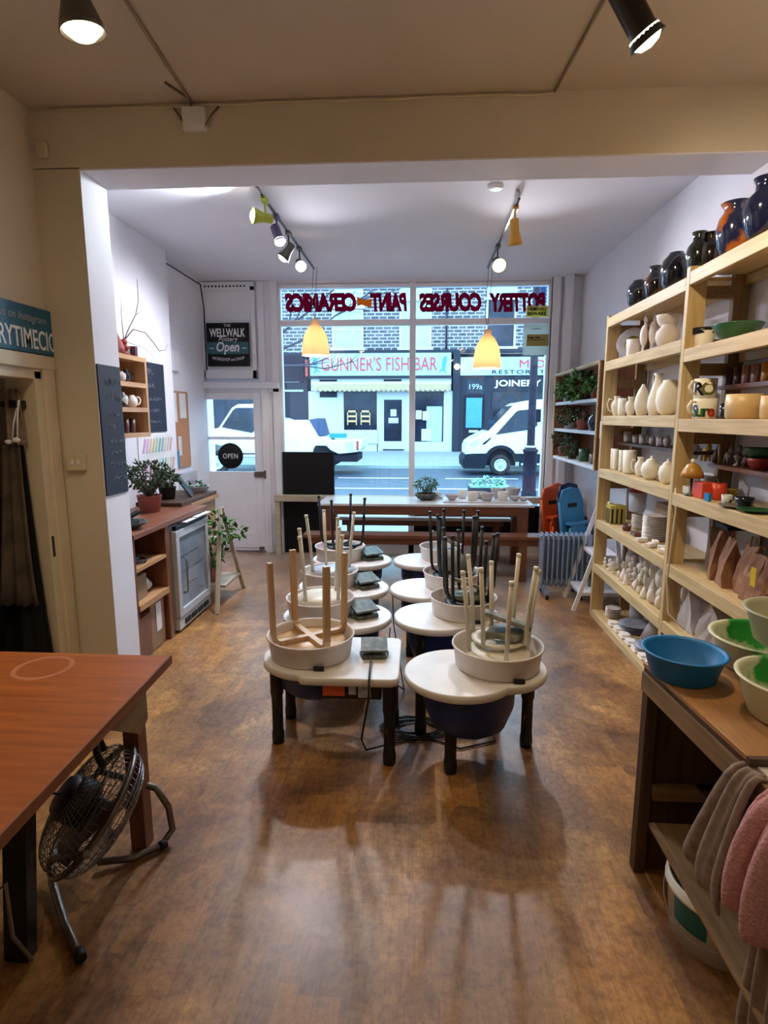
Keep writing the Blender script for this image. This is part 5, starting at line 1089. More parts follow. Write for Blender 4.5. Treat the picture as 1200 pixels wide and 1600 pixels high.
for k, (y, x, rz) in enumerate([(3.90,1.50,.2),(3.82,1.56,1.3),(3.74,1.50,.6),(3.66,1.55,-.3),(3.58,1.51,.9),(3.50,1.55,.1)]):
    a, b = Vector((x-.035*cos(rz), y-.035*sin(rz), .836)), Vector((x+.035*cos(rz), y+.035*sin(rz), .836))
    O('bisque_tile', M().bar(a, b, .04, .026), 'bisque', label='%s small bisque block among those at the front of the fifth shelf' % BL[k], cat='tile', group='bisque blocks on the fifth shelf', bevel=.004)
# near .80: paper bags
def bag(label, x, y, z, w, d, h, m, rz, seed):
    R = random.Random(seed); t = T('paper_bag', label, 'bag', (x,y,z), None, world=False); vs = []; N = 5
    for j, (zz, kx, ky) in enumerate([(0,1,1),(.25,1.02,.98),(.55,.98,.8),(.8,.95,.42),(1,.97,.1)]):
        for i in range(16):
            a = 2*pi*i/16; c_, s_ = cos(a), sin(a); q = 1/max(abs(c_), abs(s_)); vs.append((w/2*kx*c_*q+R.uniform(-.006,.006), d/2*ky*s_*q+R.uniform(-.006,.006), zz*h+(R.uniform(-.012,.012) if j == 4 else 0)))
    fs = [tuple(range(15,-1,-1))]+[(j*16+i, j*16+(i+1)%16, (j+1)*16+(i+1)%16, (j+1)*16+i) for j in range(4) for i in range(16)]+[tuple(range(64,80))]
    O('bag_body', M().add(vs, fs), m, t); O('handle', M().tube([(-w*.22,0,h*.97),(-w*.18,-.005,h*1.18),(w*.18,-.005,h*1.18),(w*.22,0,h*.97)], .003, 6), m, t)
    t.rotation_euler = (0,0,rz); return t
bag('flattened grey paper bag against the middle post on the fifth near shelf', 1.70, 3.26, .801, .16, .05, .24, 'linen_grey', .1, 1)
for k, (y, x, h, lb) in enumerate([(3.08,1.60,.26,'first kraft paper bag from the middle post'),(2.94,1.58,.24,'second kraft paper bag, folded over at the top'),(2.80,1.60,.24,'third kraft paper bag, half open'),(2.68,1.57,.22,'fourth kraft paper bag, leaning'),(2.57,1.58,.22,'kraft paper bag with a yellow tag, nearest in the row')]):
    bag(lb, x, y, .801, .11, .10, h, 'kraft', 1.2+.15*k, 20+k)
O('tag', M().box(1.500, 1.503, 2.58, 2.62, .90, .985), 'yellow_ceramic', label='yellow tag hanging on the nearest kraft paper bag', cat='tag')
O('folded_strap', M().box(1.58, 1.68, 3.0, 3.12, 1.075, 1.10).tube([(1.60,3.02,1.09),(1.56,3.0,1.12),(1.56,3.08,1.13),(1.62,3.1,1.1)], .012, 8), 'black_plastic', label='black tape dispenser on top of the first kraft bag', cat='tape dispenser', bevel=.004)
O('white_card', M().box(1.76, 1.775, 3.05, 3.35, .801, 1.12), 'gloss_white', label='white board standing at the back of the fifth near shelf', cat='board')
pj = T('plum_jar', 'plum-coloured glass jar with metal lid at the right edge of the fifth shelf', 'jar', (1.52, 2.42, .801)); O('jar_body', vessel('mug', 1.52, 2.42, .801, .06, .10), 'plum_glass', pj); O('jar_neck', vessel('jar', 1.52, 2.42, .86, .045, .09), 'cool_inside', pj)
# shelf .45 : bisque figurines
R_ = random.Random(12); kinds = ['gnome','animal','bust','cone','heart','shell','duck']; words = dict(gnome='pointed gnome', animal='four-legged animal', bust='small bust', cone='cone-shaped tree', heart='rounded heart', shell='lumpy shell', duck='long-necked bird')
ordn = ['first','second','third','fourth','fifth','sixth','seventh','eighth','ninth','tenth','eleventh']
for rowi, (x, n, rn) in enumerate(((1.52, 11, 'front'), (1.61, 10, 'middle'), (1.70, 9, 'back'))):
    for k in range(n):
        y = 4.66-(4.66-3.52)*(k+.5*(rowi % 2))/n+R_.uniform(-.015,.015); kd = R_.choice(kinds if rowi else ['gnome','heart','shell','cone','animal','bust']); h = R_.uniform(.06, .10)+.035*rowi
        if rowi == 0 and k in (3, 7): kd, h = 'shell', .05
        O('figurine', fig(kd, x+R_.uniform(-.01,.01), y, .451, h, h*R_.uniform(.5,.62)), 'bisque' if R_.random() < .6 else 'bisque_cream', label='bisque %s, %s from the window in the %s row of the sixth shelf' % (words[kd], ordn[k], rn), cat='figurine', group='bisque figurines on the sixth shelf')
V('pot', 'pale grey lidded pot at the far back of the sixth shelf', 'pot', 'jar', 1.72, 4.62, .451, .05, .16, 'bisque_grey')
for k, (y, x, w) in enumerate([(3.24,1.60,.16),(3.05,1.62,.17)]):
    t = bag('%s clear plastic bag of white pottery on the sixth near shelf' % ('first' if k == 0 else 'second'), x, y, .451, w, .16, .22, 'bisque_grey', .4*k, 40+k)
O('brown_jar', vessel('pot', 1.66, 2.9, .451, .06, .12), 'dark_mug', label='brown pot beside the plastic bags on the sixth near shelf', cat='pot')
# bottom shelf .05
stack('one of the small bisque saucers stacked at the far end of the bottom shelf', 1.58, 4.58, .051, .06, 6, .013, 'bisque', 'saucer stack on the bottom shelf')
stack('one of the wide grey plates in the far pile on the bottom shelf', 1.65, 4.28, .051, .12, 4, .014, 'plate_grey', 'far plate pile on the bottom shelf')
stack('one of the wide grey plates in the near pile on the bottom shelf', 1.62, 3.88, .051, .12, 3, .014, 'plate_grey', 'near plate pile on the bottom shelf')
O('detergent_bottle', M().lathe([(0,0),(.05,0),(.055,.14),(.03,.2),(.02,.24),(.02,.27),(0,.27)], (1.72, 4.46, .051), 16), 'cool_inside', label='pale bottle standing at the back of the bottom shelf', cat='bottle')
O('cone_stand', M().lathe([(0,0),(.09,0),(.02,.16),(0,.16)], (1.72, 4.12, .051), 20), 'bisque_grey', label='pale cone-shaped piece behind the far plates on the bottom shelf', cat='pottery')
for k in range(7):
    y = 4.38-k*.125; O('bisque_tile', M().box(1.485, 1.565, y-.04, y+.04, .0515, .066).box(1.492, 1.56, y-.02, y+.05, .066, .078), 'bisque', label='%s flat bisque tile from the window end, at the front of the bottom shelf' % ordn[k], cat='tile', group='flat bisque tiles on the bottom shelf', bevel=.002)
O('glass_dish', vessel('deep_bowl', 1.58, 3.62, .051, .08, .05), 'cool_inside', label='clear dish beside the middle post on the bottom shelf', cat='dish')

# ================================================================== RIGHT WORKBENCH (near)
wb = T('workbench', 'plywood-topped workbench with open shelves at the right edge', 'workbench', (1.2, 1.4, 0))
O('worktop', M().prism([(.84,1.40),(1.46,1.40),(1.46,1.97),(.795,1.97)], .785, .80), 'worktop_ply_y', wb, bevel=.002)
O('worktop_edge', M().box(.84, 1.46, 1.385, 1.40, .765, .80), 'dark_wood_x', wb)
O('lower_top', M().prism([(.93,.3),(1.46,.3),(1.46,1.384),(.86,1.384)], .765, .78), 'white_laminate', wb)
O('front_rail', M().prism([(.925,.3),(.96,.3),(.83,1.975),(.795,1.975)], .695, .765), 'old_pine_y', wb, bevel=.002); O('top_frame', M().prism([(.845,1.40),(1.46,1.40),(1.46,1.97),(.80,1.97)], .765, .785), 'dark_wood_y', wb)
O('leg', M().box(.80, .84, 1.925, 1.97, 0, .695), 'dark_wood_z', wb, bevel=.002); O('leg', M().box(1.40, 1.45, 1.90, 1.97, 0, .765), 'old_pine_z', wb)
O('leg', M().box(.915, .96, .55, .62, 0, .69), 'old_pine_z', wb)
O('end_panel', M().box(.845, 1.40, 1.945, 1.97, .0, .765), 'dark_wood_z', wb); O('back_panel', M().box(1.40, 1.44, .3, 1.97, 0, .765), 'dark_wood_y', wb)
O('shelf', M().box(1.0, 1.40, .3, 1.945, .335, .35), 'dark_wood_y', wb); O('shelf_rail', M().box(.845, 1.40, 1.915, 1.945, .30, .35), 'old_pine_x', wb)
O('shelf', M().add([(.83,1.90,.21),(1.40,1.90,.21),(1.40,1.2,.21),(.83,1.2,.21),(.83,1.90,.225),(1.40,1.90,.225),(1.40,1.2,.225),(.83,1.2,.225)], [(0,1,2,3),(7,6,5,4),(0,4,5,1),(1,5,6,2),(2,6,7,3),(3,7,4,0)]), 'old_pine_y', wb)
BOWLP = lambda r, h: [(0,0),(r*.72,0),(r*.78,h*.06),(r*.94,h*.85),(r*1.0,h*.93),(r*1.03,h*.97),(r*1.03,h),(r*.95,h),(r*.9,h*.9),(r*.75,h*.08),(0,h*.05)]
O('washing_up_bowl', M().lathe(BOWLP(.128, .092), (.880, 1.86, .801), 48), 'tub_blue', label='round blue plastic bowl at the far corner of the workbench', cat='bowl')
O('sponge', M().box(.85, .91, 1.79, 1.83, .809, .835), 'yellow_ceramic', label='yellow sponge inside the blue bowl', cat='sponge', bevel=.006)
O('washing_up_bowl', M().lathe(BOWLP(.16, .12), (1.085, 1.60, .801), 48), 'bowl_translucent', label='green-streaked translucent bowl nearest the camera on the workbench', cat='bowl')
O('washing_up_bowl', M().lathe(BOWLP(.17, .11), (1.19, 1.95, .801), 48), 'bowl_translucent', label='green-streaked translucent bowl behind, next to the shelving', cat='bowl')
O('washing_up_bowl', M().lathe(BOWLP(.155, .11), (1.225, 1.85, .925), 48), 'bowl_clear', label='pale clear bowl resting on top of the green-streaked bowls', cat='bowl')
O('sponge', M().box(1.20, 1.30, 1.80, 1.86, .935, .965), 'yellow_ceramic', label='yellow sponge inside the pale clear bowl', cat='sponge', bevel=.008)
bk = T('bucket', 'white plastic bucket with a teal label under the workbench', 'bucket', (.97, 1.68, 0))
O('bucket_body', M().lathe([(0,0),(.135,0),(.15,.165),(.158,.168),(.158,.18),(.15,.183),(.155,.20),(.145,.20),(.13,.02),(0,.015)], (.97, 1.68, 0), 40), 'bucket_white', bk)
lab = M(); vs_ = []
for j in range(2):
    for i in range(9): a = radians(188+i*5.5); vs_.append((.97+(.1425+.008*j)*cos(a), 1.68+(.1425+.008*j)*sin(a), .075+.085*j))
O('label_patch', lab.add(vs_, [(i, i+1, i+10, i+9) for i in range(8)]), 'teal_label', bk, solid=.001)
O('wire_handle', M().tube([(.97+.158*cos(radians(a)), 1.68+.158*sin(radians(a)), .165-.10*sin(pi*(a-130)/180)) for a in range(130, 311, 12)], .0025, 6), 'steel', bk)
# towels
def towel(name, label, pts, w, m, seed, th=.012, cat='towel', amp=1):
    """draped cloth: centre line pts (top to bottom) with width w list along y, pleated in x"""
    R = random.Random(seed); N = len(pts); K = 18; vs = []; ph = R.uniform(0, 6)
    for j, p in enumerate(pts):
        t_ = j/(N-1); ww = w[0]+(w[1]-w[0])*t_
        for i in range(K+1):
            s = i/K-.5; vs.append((p[0]+amp*(.018*sin(s*14+ph+t_)*(.4+t_)-.01*cos(s*25+ph)), p[1]+s*ww, p[2]+.01*sin(s*9+ph)*(t_ > .9)))
    fs = [(j*(K+1)+i, j*(K+1)+i+1, (j+1)*(K+1)+i+1, (j+1)*(K+1)+i) for j in range(N-1) for i in range(K)]
    return O(name, M().add(vs, fs, True), m, label=label, cat=cat, solid=th, sub=1)
towel('towel', 'grey-brown linen cloth hanging from the workbench rail', [(.875,1.37,.76),(.838,1.375,.785),(.815,1.385,.74),(.80,1.41,.62),(.79,1.44,.50),(.79,1.46,.42),(.80,1.46,.37)], (.05, .22), 'linen_grey', 5, amp=.55)
towel('towel', 'thick pink towel hanging from the workbench rail', [(.89,1.23,.76),(.85,1.23,.79),(.815,1.23,.76),(.79,1.24,.68),(.78,1.245,.59),(.78,1.25,.52),(.79,1.25,.46)], (.12, .17), 'towel_pink', 8, .03)
towel('towel', 'long dark grey cloth hanging below the pink towel', [(.87,1.22,.74),(.845,1.22,.55),(.845,1.24,.35),(.85,1.25,.2),(.86,1.26,.05)], (.10, .14), 'linen_grey', 10, .01)

# ================================================================== LEFT TABLE + FAN (near)
tt = T('work_table', 'large orange-brown plywood table at the left edge', 'table', (-1.5, 1.2, 0))
O('tabletop', M().prism([(-2.02,.30),(-.88,.30),(-.945,2.03),(-2.02,2.035)], .722, .75), 'table_ply_x', tt, bevel=.002)
O('clay_ring', M().lathe([(.085,.7502),(.092,.7506),(.097,.7506),(.102,.7502)], (-1.36, 1.90, 0), 36), mat('clay_smear', (168, 98, 58), .7), tt)
O('edge_strip', M().prism([(-.882,.30),(-.874,.30),(-.939,2.034),(-.947,2.034)], .718, .751), 'table_edge_y', tt)
O('leg', M().box(-1.095, -1.035, 1.92, 1.985, 0, .72), 'redwood_z', tt, bevel=.003)
O('leg', M().box(-1.95, -1.88, 1.9, 1.97, 0, .72), 'redwood_z', tt, bevel=.003)
O('gusset', M().prism([(1.62,.72),(1.96,.72),(1.96,.53),(1.90,.50),(1.66,.66)][::-1], -1.034, -1.012, 'yz'), 'old_pine_y', tt)
O('gusset', M().prism([(1.10,.72),(1.62,.72),(1.5,.60),(1.42,.50),(1.20,.50)][::-1], -1.215, -1.19, 'yz'), 'dark_wood_y', tt)
O('leg', M().bar((-1.22,1.47,0), (-1.175,1.50,.70), .075, .05, up=(0,1,0)), 'black_leg', tt, bevel=.003)
O('grey_cable', M().tube([(-1.60,1.60,.02),(-1.42,1.48,.02),(-1.33,1.40,.05),(-1.24,1.42,.26),(-1.20,1.42,.30),(-1.18,1.40,.14),(-1.16,1.44,.02)], .006, 6), 'steel', label='grey cable looping round the black table leg', cat='cable')
# floor fan
fa = T('floor_fan', 'old metal floor fan standing under the left table', 'fan', (-1.12, 1.85, 0))
fc = Vector((-1.15, 1.79, .275)); tocam = (CAM-fc).normalized()
img_r = RT; img_u = UP
nrm = (img_r*(-.82)+img_u*.36+tocam*.44).normalized()     # axis towards the motor side
e1 = nrm.cross(Vector((0,0,1))).normalized(); e2 = e1.cross(nrm)
FR = .225
def ringpts(r, off, n=40): return [fc+nrm*off+(e1*cos(2*pi*i/n)+e2*sin(2*pi*i/n))*r for i in range(n)]
O('rim', M().tube(ringpts(FR, .0), .009, 8, True), 'dull_steel', fa)
O('shroud', M().lathe([(FR*.985,-.012),(FR*1.0,-.012),(FR*1.0,.012),(FR*.985,.012),(FR*.985,-.012)], fc, 48, axis=nrm), 'dull_steel', fa)
def grille(sg):
    m = M()
    for r, o in ((.04,.105),(.06,.104),(.08,.102),(.10,.098),(.12,.094),(.14,.089),(.16,.082),(.18,.073),(.195,.062),(.207,.048),(.215,.034)): m.tube(ringpts(r, sg*o, 36), .0018, 5, True)
    for i in range(56):
        a = 2*pi*i/56; d = e1*cos(a)+e2*sin(a); m.tube([fc+nrm*sg*.105+d*.04, fc+nrm*sg*.095+d*.12, fc+nrm*sg*.073+d*.18, fc+nrm*sg*.048+d*.207, fc+nrm*sg*.01+d*.222], .0014, 4)
    return m
O('front_grille', grille(-1), 'steel', fa); O('rear_grille', grille(1), 'dull_steel', fa)
bl = M()
for k in range(3):
    a0 = 2*pi*k/3; vs_ = []
    for i in range(9):
        a = a0+i*.17
        for r, tw in ((.045, .02), (.12, .03), (.195, .028)): d = e1*cos(a)+e2*sin(a); vs_.append(fc+d*r*(1-.06*abs(i-4)/4)+nrm*(tw*(i-4)/4))
    bl.add(vs_, [(i*3+j, i*3+j+1, i*3+j+4, i*3+j+3) for i in range(8) for j in range(2)], True)
O('blades', bl, mat('blade_grey', (104, 90, 74), .4, metal=.5), fa, solid=.003)
O('hub', M().lathe([(0,-.05),(.04,-.045),(.045,.03),(0,.03)], fc, 20, axis=nrm), 'black_plastic', fa)
O('motor', M().lathe([(0,.02),(.075,.02),(.08,.04),(.078,.10),(.06,.125),(0,.13)], fc, 28, axis=nrm), 'black_plastic', fa)
hp = fc+e2*FR*.9+nrm*.05
O('carry_handle', M().tube([fc+e2*.17+nrm*.085-e1*.05, fc+e2*.20+nrm*.13-e1*.05, fc+e2*.205+nrm*.14, fc+e2*.20+nrm*.13+e1*.05, fc+e2*.17+nrm*.085+e1*.05], .012, 8), 'black_plastic', fa)
pl1 = fc-e1*(FR+.015); pl2 = fc+e1*(FR+.015)
if pl1.y > pl2.y: pl1, pl2 = pl2, pl1
O('stand', M().tube([Vector((-1.03,1.47,.016)), Vector((-1.14,1.57,.02)), Vector((-1.28,1.72,.035)), Vector((-1.30,1.76,.06)), Vector((-1.28,1.72,.12))]+[fc-e1*(FR+.015)*(1 if (fc-e1).y < fc.y else -1)], .013, 8), 'dull_steel', fa)
O('stand', M().tube([Vector((-1.17,1.82,.03)), Vector((-1.06,1.86,.018)), Vector((-.98,1.93,.018)), Vector((-.955,1.98,.05)), Vector((-.97,1.99,.14)), Vector((-1.0,1.96,.24))]+[fc+e1*(FR+.015)*(1 if (fc-e1).y < fc.y else -1)], .013, 8), 'dull_steel', fa)
O('rubber_foot', M().tube([(-1.015,1.455,.018),(-1.04,1.48,.018)], .017, 10), 'black_plastic', fa); O('rubber_foot', M().tube([(-.985,1.925,.018),(-.965,1.945,.02)], .017, 10), 'black_plastic', fa)
O('fan_cable', M().tube([fc+nrm*.12, fc+nrm*.15+img_r*-.06, fc+nrm*.12+img_r*-.2+Vector((0,0,.02)), Vector((-1.6,1.85,.35)), Vector((-1.9,1.95,.2)), Vector((-2.05,2.0,.02))], .005, 6), 'cable_black', fa)

# ================================================================== STREET
GZ = -.10
ST('ground_road', M().box(-30, 30, 10.2, 21.2, GZ-.12, GZ-.10), 'asphalt').name = 'floor_road'
ST('ground_pavement', M().box(-30, 30, 7.09, 10.2, GZ-.12, GZ), 'pavement').name = 'floor_pavement_near'
ST('ground_pavement', M().box(-30, 30, 21.2, 30.6, GZ-.12, GZ+.0), 'pavement').name = 'floor_pavement_far'
ST('ground_kerb', M().box(-30, 30, 21.05, 21.2, GZ-.12, GZ+.01).box(-30, 30, 10.2, 10.35, GZ-.12, GZ), 'fascia_pale').name = 'trim_9'
ST('road_marking', M().box(-30, 30, 15.0, 15.08, GZ-.10, GZ-.097).box(-30, 30, 13.1, 13.16, GZ-.10, GZ-.097).box(-8, -4, 17.6, 17.7, GZ-.1, GZ-.097).box(-2.5, -.2, 17.6, 17.7, GZ-.1, GZ-.097).box(.8, 3, 17.6, 17.7, GZ-.1, GZ-.097), 'road_paint').name = 'trim_10'
FY = 30.0
bd = T('terrace_building', 'brick terrace across the street above the shops', 'building', (0, FY+1, GZ))
O('brick_wall', M().box(-16, 16, FY+.25, FY+5, 4.8, 9.6), 'brick', bd)
O('ground_floor_wall', M().box(-16, 16, FY+.4, FY+5, GZ, 4.8), 'shop_dark', bd)
O('cornice', M().box(-5.7, 16, FY-.05, FY+.3, 4.86, 5.0), 'shop_dark', bd)
for x0, x1, z0, z1, mm in ((-4.4,-3.0,5.12,6.9,'blind_white'),(-4.4,-3.0,7.15,8.6,'blind_white'),(-.97,.45,5.12,7.35,'blind_white'),(-.97,.45,7.5,9.4,'blind_white'),(3.35,4.65,5.15,7.4,'dark_glass'),(3.35,4.65,7.5,9.0,'blind_white'),(7.5,8.8,5.15,7.4,'dark_glass'),(-8.8,-7.4,5.15,7.4,'blind_white')):
    f_ = O('window', M().box(x0-.1, x0, FY+.15, FY+.27, z0, z1).box(x1, x1+.1, FY+.15, FY+.27, z0, z1).box(x0-.1, x1+.1, FY+.15, FY+.27, z1, z1+.1).box(x0-.2, x1+.2, FY+.05, FY+.27, z0-.12, z0).box(x0, x1, FY+.16, FY+.26, (z0+z1)/2-.03, (z0+z1)/2+.03), 'shop_white', bd)
    O('pane', M().box(x0, x1, FY+.19, FY+.22, z0, z1), mm, f_)
O('drainpipe', M().tube([(1.3,FY+.2,5.0),(1.3,FY+.2,10)], .05, 8), 'shop_dark', bd); O('drainpipe', M().tube([(6.0,FY+.2,7.2),(6.0,FY+.2,10.5)], .16, 8), 'dark_blue_plastic', bd)
# fish bar
sh = T('shopfront', 'white fish bar shopfront with a pale fascia and scalloped awning', 'shop front', (-2.05, FY, GZ))
O('fascia', M().box(-5.62, 1.55, FY-.15, FY+.3, 3.72, 4.84), 'fascia_pale', sh, bevel=.02)
O('fascia_trim', M().box(-5.70, 1.60, FY-.2, FY+.3, 3.60, 3.70), 'shop_dark', sh)
O('lettering', text("GUNNER'S FISH BAR", .95, (-2.08, FY-.17, 3.98), width=5.85, offset=-.004, depth=.03), 'sign_red', sh)
for x in (-5.30, 1.18):
    s_ = 1 if x < 0 else -1
    O('fish_emblem', M().prism([(x-.15*s_,4.7),(x+.02*s_,4.62),(x+.1*s_,4.3),(x+.08*s_,4.05),(x+.28*s_,3.9),(x+.02*s_,3.98),(x-.12*s_,3.82),(x-.05*s_,4.06),(x-.12*s_,4.3)][::s_], FY-.18, FY-.155, 'xz'), 'door_cyan', sh)
O('upper_frame', M().box(-5.6, 1.58, FY, FY+.3, 2.95, 3.60), 'shop_white', sh)
for a_, b_ in ((-5.15,-4.25),(-1.85,-.95)): O('vent_window', M().box(a_, b_, FY-.02, FY+.05, 3.42, 3.56), 'shop_dark', sh)
O('awning_box', M().box(-5.45, 1.55, FY-.45, FY, 3.28, 3.42), 'shop_white', sh)
sc_ = []
for i in range(28*6+1):
    x = -5.4+6.9*i/(28*6); sc_.append((x, 3.02-.09*abs(sin(pi*i/6))))
O('awning_valance', M().prism([(-5.4,3.30)]+sc_+[(1.5,3.30)], FY-.47, FY-.44, 'xz'), 'awning_cream', sh)
O('shop_wall', M().box(-5.75, -3.97, FY, FY+.3, GZ, 2.97).box(-3.97, -2.15, FY, FY+.3, GZ, 1.0).box(-3.97,-3.92,FY,FY+.3,1.,2.97).box(-2.2,-2.05,FY,FY+.3,GZ,2.97).box(-.70,-.42,FY,FY+.3,GZ,2.97).box(-.42,1.22,FY,FY+.3,GZ,.40).box(1.22,1.66,FY,FY+.3,GZ,2.97).box(1.58,1.7,FY-.05,FY+.3,GZ,.5), 'shop_white', sh)
O('shutter_window', M().box(-5.15, -4.25, FY-.02, FY+.02, 2.66, 2.95), 'shop_dark', sh)
dwin = O('window', M().box(-3.92, -2.2, FY+.12, FY+.16, 1.0, 2.97), 'dark_glass', sh); O('window', M().box(-.42, 1.22, FY+.12, FY+.16, .40, 2.97), 'dark_glass', sh)
O('chair_back', M().box(-3.75,-3.70,FY+.05,FY+.1,1.25,2.0).box(-3.3,-3.25,FY+.05,FY+.1,1.25,2.0).box(-3.75,-3.25,FY+.05,FY+.1,1.9,2.0).box(-3.72,-3.28,FY+.06,FY+.1,1.65,1.75).box(-3.72,-3.28,FY+.06,FY+.1,1.4,1.5)
  .box(-3.05,-3.0,FY+.05,FY+.1,1.25,2.0).box(-2.6,-2.55,FY+.05,FY+.1,1.25,2.0).box(-3.05,-2.55,FY+.05,FY+.1,1.9,2.0).box(-3.02,-2.58,FY+.06,FY+.1,1.65,1.75).box(-3.02,-2.58,FY+.06,FY+.1,1.4,1.5), 'oak_x', sh)
O('menu_board', M().box(-2.72, -2.16, FY-.06, FY, .30, .95), 'placard', sh)
O('blind_panel', M().box(.35, 1.15, FY+.08, FY+.12, .42, 2.2), 'blind_white', sh)
dd = O('door', M().box(-2.05, -1.84, FY+.02, FY+.1, GZ, 2.95).box(-.92, -.70, FY+.02, FY+.1, GZ, 2.95).box(-1.84, -.92, FY+.02, FY+.1, GZ, .42).box(-1.84, -.92, FY+.02, FY+.1, 2.54, 2.95), 'shop_white', sh)
O('pane', M().box(-1.84, -.92, FY+.05, FY+.08, .42, 2.54), 'dark_glass', dd)
O('notice', M().box(-1.5,-1.2,FY,FY+.05,1.7,2.05).box(-1.6,-1.1,FY,FY+.05,1.35,1.62), 'placard', sh); O('notice', M().box(-.2,.1,FY+.05,FY+.1,1.55,2.0).box(.15,.5,FY+.05,FY+.1,1.5,1.95).box(.1,.6,FY+.05,FY+.1,.45,1.05), 'placard', sh)
O('threshold', M().box(-1.9,-.8,FY-.04,FY,-.04,.02), 'shop_dark', sh)
# right-hand shop
s2 = T('shopfront', 'dark blue shopfront with pale restorer fascia, number 199 and JOINERY lettering', 'shop front', (4.6, FY, GZ))
O('pilaster', M().box(1.66, 2.02, FY-.1, FY+.3, GZ, 4.9), 'shop_dark', s2); O('facade', M().box(2.02, 3.6, FY, FY+.3, GZ, 3.72).box(3.6, 9.5, FY, FY+.3, 2.95, 3.72).box(3.6, 9.5, FY, FY+.3, GZ, .45), 'shop_dark', s2)
O('fascia', M().box(2.02, 9.5, FY-.1, FY+.3, 3.72, 4.62), 'fascia_pale', s2, bevel=.02)
O('lettering', text('M O V', .55, (5.9, FY-.12, 4.10), width=1.9, depth=.03), 'sign_red', s2); O('lettering', text('RESTORATION', .27, (5.4, FY-.12, 3.80), width=3.6, spacing=1.2, depth=.02), 'post_iron', s2)
O('lettering', text('JOINERY', .42, (3.75, FY-.03, 3.20), align='LEFT', width=2.3, depth=.03, offset=.006), 'white_paint', s2); O('lettering', text('0207', .42, (6.45, FY-.03, 3.20), align='LEFT', depth=.03, offset=.006), 'white_paint', s2)
O('transom', M().box(2.38, 3.2, FY-.02, FY+.02, 2.83, 3.55), 'dark_glass', s2); O('lettering', text('199a', .38, (2.78, FY-.04, 3.05), depth=.02), 'blind_white', s2)
O('door', M().box(2.22, 3.28, FY-.02, FY+.02, GZ, 2.75), 'post_iron', s2); O('door_panel', M().box(2.35, 3.15, FY-.05, FY-.02, 1.12, 2.62), 'door_cyan', s2); O('letter_slot', M().box(2.52, 2.98, FY-.06, FY-.02, .88, 1.0), 'placard', s2)
O('window', M().box(3.62, 9.4, FY+.12, FY+.16, .45, 2.95), 'dark_glass', s2); O('mullion', M().box(6.35, 6.5, FY, FY+.2, .45, 2.95).box(3.62,3.72,FY,FY+.2,.45,2.95), 'shop_dark', s2); O('side_pillar', M().box(6.55,7.1,FY-.03,FY+.1,.45,2.95), 'blind_white', s2)
O('wall_light', M().ell((1.84, FY-.18, 4.15), .13), 'bulb_white', s2)
# left-hand dark shop
s3 = T('shopfront', 'dark navy shopfront at the left edge of the window view', 'shop front', (-8, FY, GZ))
O('facade', M().box(-14, -5.78, FY, FY+.3, GZ, 4.9), 'shop_dark', s3); O('fascia', M().box(-14, -5.95, FY-.12, FY, 3.45, 4.75), 'post_iron', s3); O('window', M().box(-13, -6.9, FY-.03, FY+.01, .9, 2.7), 'dark_glass', s3); O('sign_strip', M().box(-13, -6.0, FY-.05, FY, 2.95, 3.05).box(-13,-6.2,FY-.05,FY,3.42,3.46), 'blind_white', s3)
O('hanging_sign', M().box(-5.78, -5.68, FY-.5, FY-.1, 3.7, 4.5), 'red_glaze', s3)
# vehicles ---------------------------------------------------------
def wheel_(t, x, y, r, z):
    w_ = O('wheel', M().lathe([(0,-.11),(r*.62,-.11),(r*.66,-.13),(r*.97,-.12),(r,-.09),(r,.09),(r*.97,.12),(0,.12)], (x,y,z+r), 28, axis=(0,1,0)), 'tyre', t)
    m = M().lathe([(0,0),(r*.60,0),(r*.62,.02),(r*.56,.03),(r*.5,.012),(r*.12,.015),(r*.1,.03),(0,.03)], (x,y-.12,z+r), 24, axis=(0,-1,0))
    for k in range(9): a = 2*pi*k/9; m.bar((x+r*.12*cos(a), y-.145, z+r+r*.12*sin(a)), (x+r*.52*cos(a), y-.14, z+r+r*.52*sin(a)), .035, .02, up=(0,1,0))
    O('rim', m, 'alloy', w_)
VZ = GZ-.10; VY = 18.7
vn = T('van', 'white panel van facing left, parked outside at the right', 'van', (4.2, VY+1, VZ))
body = [(1.50,.42),(1.50,.72),(1.56,.86),(1.72,.98),(2.06,1.16),(2.20,1.22),(2.95,2.02),(3.12,2.12),(3.6,2.20),(7.0,2.26),(7.05,.30),(3.06,.30)]+[(2.60+.44*cos(radians(a)), .24+.44*sin(radians(a))) for a in range(10, 171, 16)]
O('body', M().prism(body[::-1], VY, VY+1.95, 'xz'), 'van_white', vn, bevel=.05)
O('lower_trim', M().prism(([(1.44,.02),(1.42,.30),(1.50,.48),(1.72,.50)]+[(2.60+.53*cos(radians(a)), .24+.53*sin(radians(a))) for a in range(150, 24, -12)]+[(7.06,.46),(7.06,.24)]+[(2.60+.42*cos(radians(a)), .24+.42*sin(radians(a))) for a in range(0, 181, 15)]+[(2.1,.04)])[::-1], VY-.03, VY+.02, 'xz'), 'van_dark', vn)
O('bumper', M().prism([(1.42,.02),(1.40,.30),(1.48,.46),(1.55,.46),(2.1,.30),(2.1,.02)][::-1], VY-.02, VY+1.97, 'xz'), 'van_dark', vn, bevel=.03)
O('side_sill', M().box(3.2, 7.0, VY-.015, VY+.05, .10, .24), 'van_dark', vn); O('sill_strip', M().box(3.25, 7.0, VY-.025, VY-.01, .13, .20), 'blind_white', vn)
